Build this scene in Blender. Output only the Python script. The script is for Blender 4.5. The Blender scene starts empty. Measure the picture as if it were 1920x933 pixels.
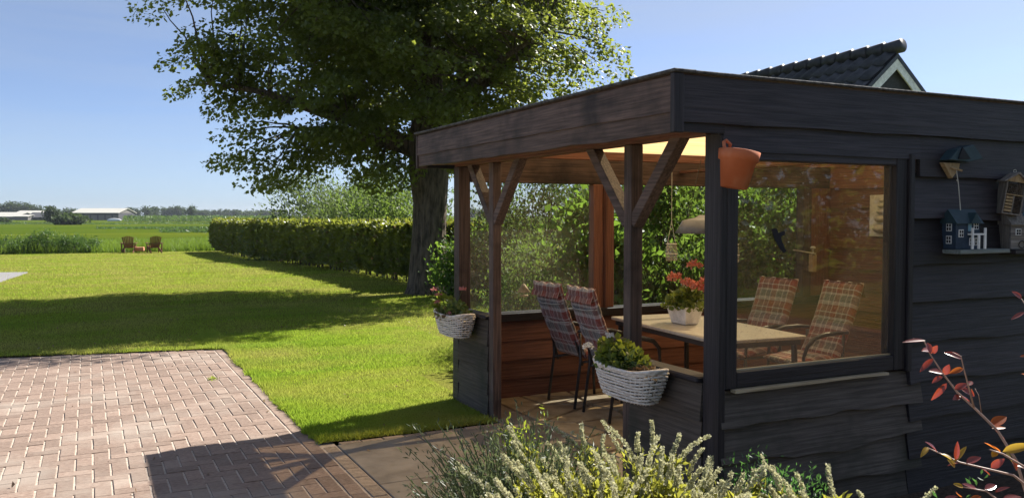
import bpy, math, random
import numpy as np
from mathutils import Vector, Matrix, noise

random.seed(4)
rng = np.random.default_rng(11)
SC = bpy.context.scene
COL = SC.collection
R = math.radians

# ------------------------------------------------------------------ camera
EYE = Vector((0.0, 0.0, 1.65))
YAW, PITCH, FOC = R(26.40), R(2.273), 1600.0
_cy, _sy, _cp, _sp = math.cos(YAW), math.sin(YAW), math.cos(PITCH), math.sin(PITCH)
FWD = Vector((_sy * _cp, _cy * _cp, -_sp))
RGT = Vector((_cy, -_sy, 0.0))
UPV = RGT.cross(FWD)
cam = bpy.data.cameras.new("camera")
cam.sensor_width = 36.0
cam.lens = 36.0 * FOC / 1920.0
cam.clip_start, cam.clip_end = 0.05, 9000.0
camo = bpy.data.objects.new("camera", cam)
COL.objects.link(camo)
m = Matrix.Identity(4)
for i in range(3):
    m[i][0], m[i][1], m[i][2], m[i][3] = RGT[i], UPV[i], -FWD[i], EYE[i]
camo.matrix_world = m
SC.camera = camo


def at(px, py, d):
    """point of the place at pixel px, py of the photograph, d metres ahead"""
    v = FWD * FOC + RGT * (px - 960) + UPV * (466.5 - py)
    t = d / (v.x * _sy + v.y * _cy)
    return EYE + v * t


# ------------------------------------------------------------------ light
SUN_EL, SUN_AZ = R(45.0), R(72.0)          # azimuth clockwise from +Y
w = bpy.data.worlds.new("World")
SC.world = w
w.use_nodes = True
nt = w.node_tree
for n in list(nt.nodes):
    nt.nodes.remove(n)
sky = nt.nodes.new("ShaderNodeTexSky")
sky.sky_type = 'NISHITA'
sky.sun_disc = False
sky.sun_elevation, sky.sun_rotation = SUN_EL, SUN_AZ
sky.air_density, sky.dust_density, sky.ozone_density, sky.altitude = 0.5, 0.8, 6.0, 0.0
tc = nt.nodes.new("ShaderNodeTexCoord")
mp = nt.nodes.new("ShaderNodeMapping")
mp.inputs['Scale'].default_value = (1.0, 1.0, 13.0)
nz = nt.nodes.new("ShaderNodeTexNoise")
nz.inputs['Scale'].default_value = 2.2
nz.inputs['Detail'].default_value = 5
rp = nt.nodes.new("ShaderNodeValToRGB")
rp.color_ramp.elements[0].position, rp.color_ramp.elements[1].position = 0.36, 0.72
rp.color_ramp.elements[0].color = (0.22, 0.22, 0.22, 1)
rp.color_ramp.elements[1].color = (0.46, 0.46, 0.46, 1)
mx = nt.nodes.new("ShaderNodeMixRGB")
mx.inputs['Color2'].default_value = (3.2, 3.6, 3.95, 1)
bg = nt.nodes.new("ShaderNodeBackground")
bg.inputs['Strength'].default_value = 0.068
wo = nt.nodes.new("ShaderNodeOutputWorld")
L = nt.links.new
L(tc.outputs['Generated'], mp.inputs['Vector'])
L(mp.outputs['Vector'], nz.inputs['Vector'])
L(nz.outputs['Fac'], rp.inputs['Fac'])
L(rp.outputs['Color'], mx.inputs['Fac'])
L(sky.outputs['Color'], mx.inputs['Color1'])
L(mx.outputs['Color'], bg.inputs['Color'])
L(bg.outputs['Background'], wo.inputs['Surface'])

sd = bpy.data.lights.new("sun", 'SUN')
sd.energy, sd.angle, sd.color = 4.6, R(0.53), (1.0, 0.95, 0.86)
so = bpy.data.objects.new("sun", sd)
COL.objects.link(so)
sv = Vector((math.sin(SUN_AZ) * math.cos(SUN_EL), math.cos(SUN_AZ) * math.cos(SUN_EL), math.sin(SUN_EL)))
so.rotation_euler = sv.to_track_quat('Z', 'Y').to_euler()
so.location = (40, 20, 60)

SC.view_settings.view_transform = 'Standard'
SC.view_settings.look = 'None'
SC.view_settings.gamma = 1.0
SC.view_settings.use_curve_mapping = False
SC.view_settings.exposure = 1.4
SC.cycles.use_denoising = True
SC.cycles.max_bounces = 8
SC.cycles.transparent_max_bounces = 24
SC.cycles.volume_bounces = 0
SC.cycles.caustics_reflective = False
SC.cycles.caustics_refractive = False
SC.cycles.sample_clamp_indirect = 6.0

# ------------------------------------------------------------------ materials


def new_mat(name):
    mt = bpy.data.materials.new(name)
    mt.use_nodes = True
    t = mt.node_tree
    return mt, t, t.nodes['Principled BSDF'], t.nodes['Material Output']


def coords(t, scale=(1, 1, 1), kind='Object'):
    if kind == 'World':
        g = t.nodes.new("ShaderNodeNewGeometry")
        b = t.nodes.new("ShaderNodeMapping")
        b.inputs['Scale'].default_value = scale
        t.links.new(g.outputs['Position'], b.inputs['Vector'])
        return b.outputs['Vector']
    a = t.nodes.new("ShaderNodeTexCoord")
    b = t.nodes.new("ShaderNodeMapping")
    b.inputs['Scale'].default_value = scale
    t.links.new(a.outputs[kind], b.inputs['Vector'])
    return b.outputs['Vector']


def noise_fac(t, vec, scale, detail=4, rough=0.6, lo=0.35, hi=0.65):
    n = t.nodes.new("ShaderNodeTexNoise")
    n.inputs['Scale'].default_value = scale
    n.inputs['Detail'].default_value = detail
    n.inputs['Roughness'].default_value = rough
    if vec is not None:
        t.links.new(vec, n.inputs['Vector'])
    r = t.nodes.new("ShaderNodeMapRange")
    r.inputs['From Min'].default_value, r.inputs['From Max'].default_value = lo, hi
    t.links.new(n.outputs['Fac'], r.inputs['Value'])
    return r.outputs['Result']


def mixc(t, fac, a, b, mode='MIX'):
    n = t.nodes.new("ShaderNodeMixRGB")
    n.blend_type = mode
    for s, v in (('Fac', fac), ('Color1', a), ('Color2', b)):
        if isinstance(v, (int, float)):
            n.inputs[s].default_value = v
        elif isinstance(v, tuple):
            n.inputs[s].default_value = v + (1,)
        else:
            t.links.new(v, n.inputs[s])
    return n.outputs['Color']


def bump(t, p, h, strength=0.4, dist=0.01):
    b = t.nodes.new("ShaderNodeBump")
    b.inputs['Strength'].default_value = strength
    b.inputs['Distance'].default_value = dist
    t.links.new(h, b.inputs['Height'])
    t.links.new(b.outputs['Normal'], p.inputs['Normal'])


def objrand(t, amount):
    o = t.nodes.new("ShaderNodeObjectInfo")
    r = t.nodes.new("ShaderNodeMapRange")
    r.inputs['To Min'].default_value, r.inputs['To Max'].default_value = 1 - amount, 1 + amount
    t.links.new(o.outputs['Random'], r.inputs['Value'])
    return r.outputs['Result']


def mat_noise(name, a, b, scale=8, rough=0.7, bumpk=0.3, stretch=(1, 1, 1), rand=0.0, detail=5, spec=0.3, c=None, cscale=1.5, bdist=0.01,
              metallic=0.0, kind='Object'):
    mt, t, p, _ = new_mat(name)
    v = coords(t, stretch, kind)
    f = noise_fac(t, v, scale, detail)
    col = mixc(t, f, a, b)
    if c:
        g = noise_fac(t, coords(t, (1, 1, 1), kind), cscale, 4, 0.6, 0.5, 0.75)
        col = mixc(t, g, col, c)
    if rand:
        col = mixc(t, 1.0, col, objrand(t, rand), 'MULTIPLY')
    t.links.new(col, p.inputs['Base Color'])
    p.inputs['Roughness'].default_value = rough
    p.inputs['Specular IOR Level'].default_value = spec
    p.inputs['Metallic'].default_value = metallic
    if bumpk:
        bump(t, p, f, bumpk, bdist)
    return mt


def wood(name, a, b, axis, rand=0.25, rough=0.62, spec=0.35, c=None, bumpk=0.5):
    st = {'x': (0.9, 26, 26), 'y': (26, 0.9, 26), 'z': (26, 26, 0.9)}[axis]
    return mat_noise(name, a, b, 3.0, rough, bumpk, st, rand, 6, spec, c, 2.2, 0.006)


def leaf_mat(name, a, b, trans, tf=0.45, rough=0.42, spec=0.45):
    mt, t, p, out = new_mat(name)
    g = t.nodes.new("ShaderNodeNewGeometry")
    col = mixc(t, g.outputs['Random Per Island'], a, b)
    t.links.new(col, p.inputs['Base Color'])
    p.inputs['Roughness'].default_value = rough
    p.inputs['Specular IOR Level'].default_value = spec
    tr = t.nodes.new("ShaderNodeBsdfTranslucent")
    tcol = mixc(t, g.outputs['Random Per Island'], trans, tuple(x * 0.7 for x in trans))
    t.links.new(tcol, tr.inputs['Color'])
    ms = t.nodes.new("ShaderNodeMixShader")
    ms.inputs['Fac'].default_value = tf
    t.links.new(p.outputs['BSDF'], ms.inputs[1])
    t.links.new(tr.outputs['BSDF'], ms.inputs[2])
    t.links.new(ms.outputs['Shader'], out.inputs['Surface'])
    return mt


def flat(name, col, rough=0.6, metallic=0.0, spec=0.3, rand=0.0):
    return mat_noise(name, tuple(x * 0.82 for x in col), tuple(min(1, x * 1.12) for x in col), 14, rough, 0.08, (1, 1, 1), rand, 4, spec,
                     metallic=metallic)


def glass_mat(name, dust, dustcol=(0.34, 0.31, 0.26)):
    mt, t, p, out = new_mat(name)
    t.nodes.remove(p)
    tr = t.nodes.new("ShaderNodeBsdfTransparent")
    tr.inputs['Color'].default_value = (0.93, 0.95, 0.94, 1)
    gl = t.nodes.new("ShaderNodeBsdfGlossy")
    gl.inputs['Roughness'].default_value = 0.02
    fr = t.nodes.new("ShaderNodeFresnel")
    ge = t.nodes.new("ShaderNodeNewGeometry")
    io = t.nodes.new("ShaderNodeMapRange")          # the far side of the sheet reflects no more than the near side
    io.inputs['To Min'].default_value, io.inputs['To Max'].default_value = 1.45, 1 / 1.45
    t.links.new(ge.outputs['Backfacing'], io.inputs['Value'])
    t.links.new(io.outputs['Result'], fr.inputs['IOR'])
    m1 = t.nodes.new("ShaderNodeMixShader")
    t.links.new(fr.outputs['Fac'], m1.inputs['Fac'])
    t.links.new(tr.outputs['BSDF'], m1.inputs[1])
    t.links.new(gl.outputs['BSDF'], m1.inputs[2])
    df = t.nodes.new("ShaderNodeBsdfDiffuse")
    df.inputs['Color'].default_value = dustcol + (1,)
    tl = t.nodes.new("ShaderNodeBsdfTranslucent")
    tl.inputs['Color'].default_value = dustcol + (1,)
    ad = t.nodes.new("ShaderNodeMixShader")
    ad.inputs['Fac'].default_value = 0.5
    t.links.new(df.outputs['BSDF'], ad.inputs[1])
    t.links.new(tl.outputs['BSDF'], ad.inputs[2])
    v = coords(t)
    f1 = noise_fac(t, v, 2.2, 5, 0.6, 0.3, 0.75)
    f2 = noise_fac(t, v, 38, 5, 0.75, 0.55, 0.72)
    mm = t.nodes.new("ShaderNodeMath")
    mm.operation = 'MULTIPLY_ADD'
    t.links.new(f2, mm.inputs[0])
    mm.inputs[1].default_value = dust * 1.6
    m3 = t.nodes.new("ShaderNodeMath")
    m3.operation = 'MULTIPLY'
    t.links.new(f1, m3.inputs[0])
    m3.inputs[1].default_value = dust
    t.links.new(m3.outputs[0], mm.inputs[2])
    m2 = t.nodes.new("ShaderNodeMixShader")
    t.links.new(mm.outputs[0], m2.inputs['Fac'])
    t.links.new(m1.outputs['Shader'], m2.inputs[1])
    t.links.new(ad.outputs['Shader'], m2.inputs[2])
    t.links.new(m2.outputs['Shader'], out.inputs['Surface'])
    return mt


def plaid_mat(name):
    mt, t, p, _ = new_mat(name)
    tcn = t.nodes.new("ShaderNodeTexCoord")
    sp = t.nodes.new("ShaderNodeSeparateXYZ")
    t.links.new(tcn.outputs['Object'], sp.inputs[0])

    def bands(sock, freq, off, stops):
        a = t.nodes.new("ShaderNodeMath"); a.operation = 'MULTIPLY_ADD'
        t.links.new(sock, a.inputs[0]); a.inputs[1].default_value = freq; a.inputs[2].default_value = off
        b = t.nodes.new("ShaderNodeMath"); b.operation = 'FRACT'
        t.links.new(a.outputs[0], b.inputs[0])
        r = t.nodes.new("ShaderNodeValToRGB")
        r.color_ramp.interpolation = 'CONSTANT'
        e = r.color_ramp.elements
        e[0].position, e[0].color = 0.0, stops[0][1] + (1,)
        e[1].position, e[1].color = stops[1][0], stops[1][1] + (1,)
        for pos, c in stops[2:]:
            q = e.new(pos); q.color = c + (1,)
        t.links.new(b.outputs[0], r.inputs['Fac'])
        return r.outputs['Color']
    red, wht, gry, dk = (0.22, 0.042, 0.026), (0.48, 0.43, 0.39), (0.13, 0.125, 0.115), (0.09, 0.07, 0.075)
    d = t.nodes.new("ShaderNodeMath"); d.operation = 'SUBTRACT'
    t.links.new(sp.outputs['Z'], d.inputs[0]); t.links.new(sp.outputs['X'], d.inputs[1])
    cu = bands(sp.outputs['Y'], 5.2, 0.1, [(0, red), (0.30, wht), (0.36, gry), (0.66, wht), (0.72, dk), (0.94, wht)])
    cv = bands(d.outputs[0], 3.6, 0.2, [(0, red), (0.30, wht), (0.44, gry), (0.72, wht), (0.80, red), (0.95, wht)])
    col = mixc(t, 0.55, cu, cv)
    f = noise_fac(t, tcn.outputs['Object'], 90, 3)
    col = mixc(t, 0.12, col, f, 'MULTIPLY')
    t.links.new(col, p.inputs['Base Color'])
    p.inputs['Roughness'].default_value = 0.9
    p.inputs['Sheen Weight'].default_value = 0.3
    bump(t, p, noise_fac(t, tcn.outputs['Object'], 14, 2), 0.5, 0.02)
    return mt


M = {}
DARK_A, DARK_B = (0.0165, 0.0140, 0.0165), (0.043, 0.036, 0.041)
for ax in 'xyz':
    M['dark_' + ax] = wood('dark_stained_wood_' + ax, DARK_A, DARK_B, ax, 0.35, 0.55, 0.3, None, 0.25)
    M['brown_' + ax] = wood('brown_stained_wood_' + ax, (0.105, 0.046, 0.031), (0.22, 0.098, 0.064), ax, 0.3, 0.55, 0.3, None, 0.3)
    M['umber_' + ax] = wood('umber_stained_wood_' + ax, (0.058, 0.040, 0.034), (0.145, 0.100, 0.084), ax, 0.25, 0.65, 0.25, (0.018, 0.015, 0.015), 0.3)
M['weathered'] = wood('weathered_dark_board', (0.066, 0.055, 0.047), (0.135, 0.113, 0.097), 'x', 0.25, 0.75, 0.2, (0.034, 0.036, 0.026), 0.3)  # brown grey boards, paled in colour to stand in for lens flare
M['weathered_flare_y'] = wood('weathered_flare_board_y', (0.060, 0.049, 0.041), (0.125, 0.101, 0.084), 'y', 0.25, 0.75, 0.2, (0.034, 0.036, 0.026), 0.3)  # low wall boards, flare lift put into the colour as well
M['felt'] = mat_noise('roof_felt', (0.03, 0.03, 0.033), (0.10, 0.10, 0.10), 40, 0.9, 0.4)
M['glass'] = glass_mat('window_glass', 0.012)
M['glass_dusty'] = glass_mat('dusty_window_glass', 0.14, (0.42, 0.34, 0.25))
M['sunlit_ledge'] = wood('sunlit_ledge_wood', (0.30, 0.23, 0.14), (0.50, 0.40, 0.26), 'x', 0.1, 0.8)  # pale colour stands in for light catching the sill and glazing bead
M['plaid'] = plaid_mat('plaid_cloth')
M['black_metal'] = flat('black_painted_metal', (0.03, 0.03, 0.032), 0.4, 0.0, 0.5)
M['grey_metal'] = flat('grey_enamel', (0.16, 0.17, 0.19), 0.35, 0.0, 0.5)
M['terracotta'] = mat_noise('terracotta', (0.42, 0.115, 0.045), (0.50, 0.155, 0.07), 5, 0.75, 0.1, c=(0.5, 0.24, 0.15), cscale=4)
M['table'] = mat_noise('stone_tabletop', (0.41, 0.385, 0.335), (0.51, 0.48, 0.43), 30, 0.38, 0.05, spec=0.4)
M['white'] = flat('white_paint', (0.84, 0.83, 0.80), 0.5)
M['wicker'] = mat_noise('whitewashed_wicker', (0.58, 0.51, 0.44), (0.86, 0.80, 0.72), 30, 0.8, 0.2, (1, 1, 3))
M['soil'] = mat_noise('potting_soil', (0.03, 0.02, 0.014), (0.09, 0.06, 0.04), 40, 0.95, 0.6)
M['bark'] = mat_noise('lime_bark', (0.050, 0.040, 0.029), (0.21, 0.16, 0.115), 6, 0.9, 0.9, (3, 3, 0.5), bdist=0.05)
M['twig'] = mat_noise('twig_bark', (0.035, 0.025, 0.018), (0.10, 0.075, 0.055), 20, 0.9, 0.2)
M['brick'] = mat_noise('clinker_brick', (0.17, 0.118, 0.094), (0.275, 0.205, 0.165), 30, 0.85, 0.35, (1, 2.5, 1), 0.16, 5, 0.2, c=(0.31, 0.26, 0.22), cscale=1.1, bdist=0.003, kind='World')
M['sand'] = mat_noise('joint_sand', (0.34, 0.28, 0.23), (0.48, 0.40, 0.34), 30, 0.95, 0.3, bdist=0.004)
M['kerb'] = mat_noise('sandy_kerb', (0.22, 0.17, 0.13), (0.33, 0.26, 0.2), 25, 0.9, 0.3, rand=0.12)
M['slab'] = mat_noise('grey_stone_slab', (0.15, 0.125, 0.10), (0.24, 0.205, 0.17), 5, 0.6, 0.12, (1, 1, 1), 0.18, 6, 0.35, c=(0.26, 0.23, 0.20), cscale=2, kind='World')
M['flag'] = mat_noise('flagstone', (0.24, 0.185, 0.11), (0.40, 0.32, 0.21), 7, 0.65, 0.2, (1, 1, 1), 0.2, 5, 0.35)
M['path'] = mat_noise('grey_paving', (0.18, 0.17, 0.18), (0.25, 0.24, 0.25), 12, 0.85, 0.1)
M['tile'] = mat_noise('glazed_slate_tile', (0.022, 0.024, 0.03), (0.05, 0.052, 0.06), 9, 0.5, 0.1, rand=0.25, spec=0.5, kind='World')
M['plaque'] = flat('pale_plaque', (0.55, 0.52, 0.44), 0.8)
M['stone_relief'] = flat('pebble_relief', (0.40, 0.37, 0.31), 0.7)
M['blue'] = flat('navy_painted_wood', (0.03, 0.05, 0.085), 0.6)
M['teal'] = flat('teal_painted_wood', (0.028, 0.055, 0.068), 0.6)
M['light_blue'] = flat('pale_blue_paint', (0.20, 0.36, 0.45), 0.6)
M['oldwood'] = wood('grey_old_wood', (0.14, 0.12, 0.10), (0.30, 0.26, 0.22), 'z', 0.15, 0.85)
M['oldwood_x'] = wood('grey_old_board', (0.16, 0.14, 0.125), (0.32, 0.29, 0.26), 'x', 0.15, 0.85)
M['tan'] = wood('tan_wood', (0.30, 0.20, 0.10), (0.45, 0.32, 0.17), 'z', 0.1, 0.8)
M['green_ledge'] = wood('grey_green_ledge', (0.13, 0.15, 0.14), (0.26, 0.29, 0.27), 'x', 0.1, 0.8)  # grey green grain for the blue birdhouse ledge
M['black'] = flat('matt_black', (0.012, 0.012, 0.016), 0.7)
M['string'] = flat('pale_string', (0.5, 0.48, 0.42), 0.9)
M['teak'] = wood('backlit_teak', (0.10, 0.04, 0.022), (0.20, 0.085, 0.045), 'z', 0.2, 0.7)  # darkened to put the chairs' backlit shade into the colour
M['teak_light'] = wood('sunny_teak', (0.42, 0.19, 0.10), (0.55, 0.27, 0.15), 'x', 0.1, 0.7)  # lit copy of the teak, sunshine put into the colour
M['barn_roof'] = flat('pale_roof_sheet', (0.40, 0.39, 0.35), 0.6)
M['barn_wall'] = flat('dark_barn_wall', (0.06, 0.06, 0.07), 0.8)
M['barn_wall2'] = flat('grey_barn_wall', (0.16, 0.15, 0.14), 0.8)
M['film'] = flat('white_silage_film', (0.8, 0.8, 0.8), 0.4)

M['lime_leaf'] = leaf_mat('lime_leaf', (0.036, 0.060, 0.014), (0.085, 0.110, 0.028), (0.34, 0.40, 0.055), 0.48)
M['hedge_leaf'] = leaf_mat('hedge_leaf', (0.035, 0.062, 0.014), (0.095, 0.120, 0.030), (0.36, 0.40, 0.05), 0.45, 0.36)
M['shrub_leaf'] = leaf_mat('shrub_leaf', (0.035, 0.075, 0.018), (0.085, 0.125, 0.035), (0.22, 0.33, 0.05), 0.45, 0.5, 0.22)
M['vine_leaf'] = leaf_mat('vine_leaf', (0.040, 0.095, 0.018), (0.075, 0.14, 0.03), (0.26, 0.42, 0.05), 0.5, 0.45, 0.3)
M['grey_leaf'] = leaf_mat('grey_green_leaf', (0.050, 0.080, 0.030), (0.09, 0.12, 0.06), (0.22, 0.29, 0.09), 0.42, 0.55, 0.2)
M['geranium_leaf'] = leaf_mat('geranium_leaf', (0.060, 0.105, 0.025), (0.12, 0.15, 0.045), (0.36, 0.46, 0.07), 0.45)
M['dry_leaf'] = leaf_mat('dry_leaf', (0.16, 0.10, 0.06), (0.28, 0.19, 0.11), (0.25, 0.16, 0.08), 0.3)
M['spike_leaf'] = leaf_mat('spike_plant_leaf', (0.10, 0.125, 0.02), (0.17, 0.165, 0.035), (0.52, 0.52, 0.07), 0.48)
M['herb_leaf'] = leaf_mat('grey_herb_leaf', (0.05, 0.075, 0.04), (0.09, 0.11, 0.065), (0.16, 0.2, 0.08), 0.35)
M['fern_leaf'] = leaf_mat('feathery_leaf', (0.08, 0.12, 0.02), (0.12, 0.15, 0.03), (0.42, 0.5, 0.05), 0.5)
M['green_leaf'] = leaf_mat('deep_green_leaf', (0.02, 0.06, 0.02), (0.04, 0.09, 0.03), (0.12, 0.28, 0.06), 0.4)
M['floret'] = leaf_mat('white_floret', (0.40, 0.40, 0.24), (0.62, 0.59, 0.44), (0.62, 0.60, 0.34), 0.4, 0.7, 0.2)
M['pink'] = leaf_mat('coral_petal', (0.60, 0.20, 0.15), (0.72, 0.36, 0.29), (0.8, 0.25, 0.15), 0.4, 0.7, 0.2)
M['rose'] = leaf_mat('rose_petal', (0.55, 0.18, 0.18), (0.70, 0.35, 0.34), (0.7, 0.25, 0.22), 0.4, 0.7, 0.2)
M['petal'] = leaf_mat('white_petal', (0.7, 0.68, 0.66), (0.8, 0.78, 0.76), (0.7, 0.7, 0.66), 0.4, 0.7, 0.2)
M['red_leaf'] = leaf_mat('copper_leaf', (0.10, 0.022, 0.020), (0.16, 0.035, 0.026), (0.55, 0.08, 0.035), 0.35, 0.22, 1.0)
M['orange_leaf'] = leaf_mat('orange_leaf', (0.20, 0.05, 0.012), (0.28, 0.07, 0.015), (0.75, 0.20, 0.03), 0.55, 0.3, 0.5)
M['yellow_leaf'] = leaf_mat('amber_leaf', (0.22, 0.14, 0.02), (0.28, 0.19, 0.03), (0.70, 0.45, 0.05), 0.5, 0.3, 0.5)
M['grass'] = leaf_mat('grass_blade', (0.145, 0.215, 0.018), (0.260, 0.295, 0.050), (0.56, 0.70, 0.08), 0.45, 0.75, 0.08)


def patchy_grass():
    """dry and lush patches over the lawn"""
    mt = M['grass']
    t = mt.node_tree
    v = coords(t, (1, 1, 0.2), 'World')
    f1 = noise_fac(t, v, 0.55, 5, 0.62, 0.44, 0.72)
    f2 = noise_fac(t, coords(t, (0.15, 1.1, 0.2), 'World'), 1.3, 4, 0.6, 0.42, 0.66)
    p = t.nodes['Principled BSDF']
    tr = [n for n in t.nodes if n.type == 'BSDF_TRANSLUCENT'][0]
    for sock, dry, lush in ((p.inputs['Base Color'], (0.33, 0.29, 0.10), (0.10, 0.17, 0.015)), (tr.inputs['Color'], (0.62, 0.55, 0.16), (0.36, 0.56, 0.05))):
        src = sock.links[0].from_socket
        c = mixc(t, f2, src, lush)
        k = t.nodes.new("ShaderNodeMath"); k.operation = 'MULTIPLY'; k.inputs[1].default_value = 0.75
        t.links.new(f1, k.inputs[0])
        c = mixc(t, k.outputs[0], c, dry)
        t.links.new(c, sock)


patchy_grass()
M['reed'] = leaf_mat('reed_blade', (0.05, 0.11, 0.012), (0.10, 0.15, 0.025), (0.28, 0.42, 0.04), 0.45, 0.5, 0.3)
M['weed'] = leaf_mat('weed_leaf', (0.03, 0.075, 0.02), (0.06, 0.11, 0.03), (0.15, 0.27, 0.05), 0.4)
M['far_leaf'] = leaf_mat('far_tree_leaf', (0.025, 0.045, 0.022), (0.05, 0.075, 0.03), (0.10, 0.15, 0.04), 0.35, 0.6, 0.2)
M['maize'] = leaf_mat('maize_leaf', (0.04, 0.085, 0.02), (0.07, 0.12, 0.03), (0.18, 0.3, 0.05), 0.4)


def lawn_mat():
    mt, t, p, _ = new_mat('lawn_turf')
    v = coords(t)
    f1 = noise_fac(t, v, 0.55, 5, 0.6, 0.38, 0.66)
    f2 = noise_fac(t, v, 45, 3, 0.7)
    f3 = noise_fac(t, coords(t, (0.12, 1.5, 1)), 1.0, 4, 0.6, 0.4, 0.64)
    c = mixc(t, f2, (0.105, 0.140, 0.013), (0.165, 0.190, 0.026))
    c = mixc(t, f1, c, (0.180, 0.175, 0.042))
    g = t.nodes.new("ShaderNodeMath"); g.operation = 'MULTIPLY'
    t.links.new(f3, g.inputs[0]); g.inputs[1].default_value = 0.55
    c = mixc(t, g.outputs[0], c, (0.21, 0.20, 0.06))
    t.links.new(c, p.inputs['Base Color'])
    p.inputs['Roughness'].default_value = 0.9
    p.inputs['Specular IOR Level'].default_value = 0.0
    bump(t, p, f2, 0.7, 0.02)
    return mt


def meadow_mat():
    mt, t, p, _ = new_mat('meadow_grass')
    f1 = noise_fac(t, coords(t, (0.004, 0.03, 1)), 1.0, 6, 0.65, 0.35, 0.66)
    f2 = noise_fac(t, coords(t, (0.012, 0.07, 1)), 1.0, 7, 0.72, 0.38, 0.64)
    c = mixc(t, f1, (0.055, 0.088, 0.006), (0.100, 0.118, 0.012))
    c = mixc(t, f2, c, (0.040, 0.068, 0.008))
    t.links.new(c, p.inputs['Base Color'])
    p.inputs['Roughness'].default_value = 0.9
    p.inputs['Specular IOR Level'].default_value = 0.0
    bump(t, p, f2, 0.5, 0.3)
    return mt


M['lawn'] = lawn_mat()
M['meadow'] = meadow_mat()


def sheet_mat():
    mt, t, p, out = new_mat('ribbed_translucent_sheet')
    t.nodes.remove(p)
    a = t.nodes.new("ShaderNodeBsdfTranslucent")
    b = t.nodes.new("ShaderNodeBsdfDiffuse")
    f = noise_fac(t, coords(t, (1, 12, 1)), 1.5, 3)
    c = mixc(t, f, (0.74, 0.50, 0.23), (0.86, 0.63, 0.34))
    t.links.new(c, a.inputs['Color'])
    t.links.new(c, b.inputs['Color'])
    ms = t.nodes.new("ShaderNodeMixShader")
    ms.inputs['Fac'].default_value = 0.30
    t.links.new(a.outputs['BSDF'], ms.inputs[1])
    t.links.new(b.outputs['BSDF'], ms.inputs[2])
    tp_ = t.nodes.new("ShaderNodeBsdfTransparent")
    tp_.inputs['Color'].default_value = (1.0, 0.80, 0.50, 1)
    m2 = t.nodes.new("ShaderNodeMixShader")
    m2.inputs['Fac'].default_value = 0.22
    t.links.new(ms.outputs['Shader'], m2.inputs[1])
    t.links.new(tp_.outputs['BSDF'], m2.inputs[2])
    t.links.new(m2.outputs['Shader'], out.inputs['Surface'])
    return mt


M['sheet'] = sheet_mat()

# ------------------------------------------------------------------ mesh helpers


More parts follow.
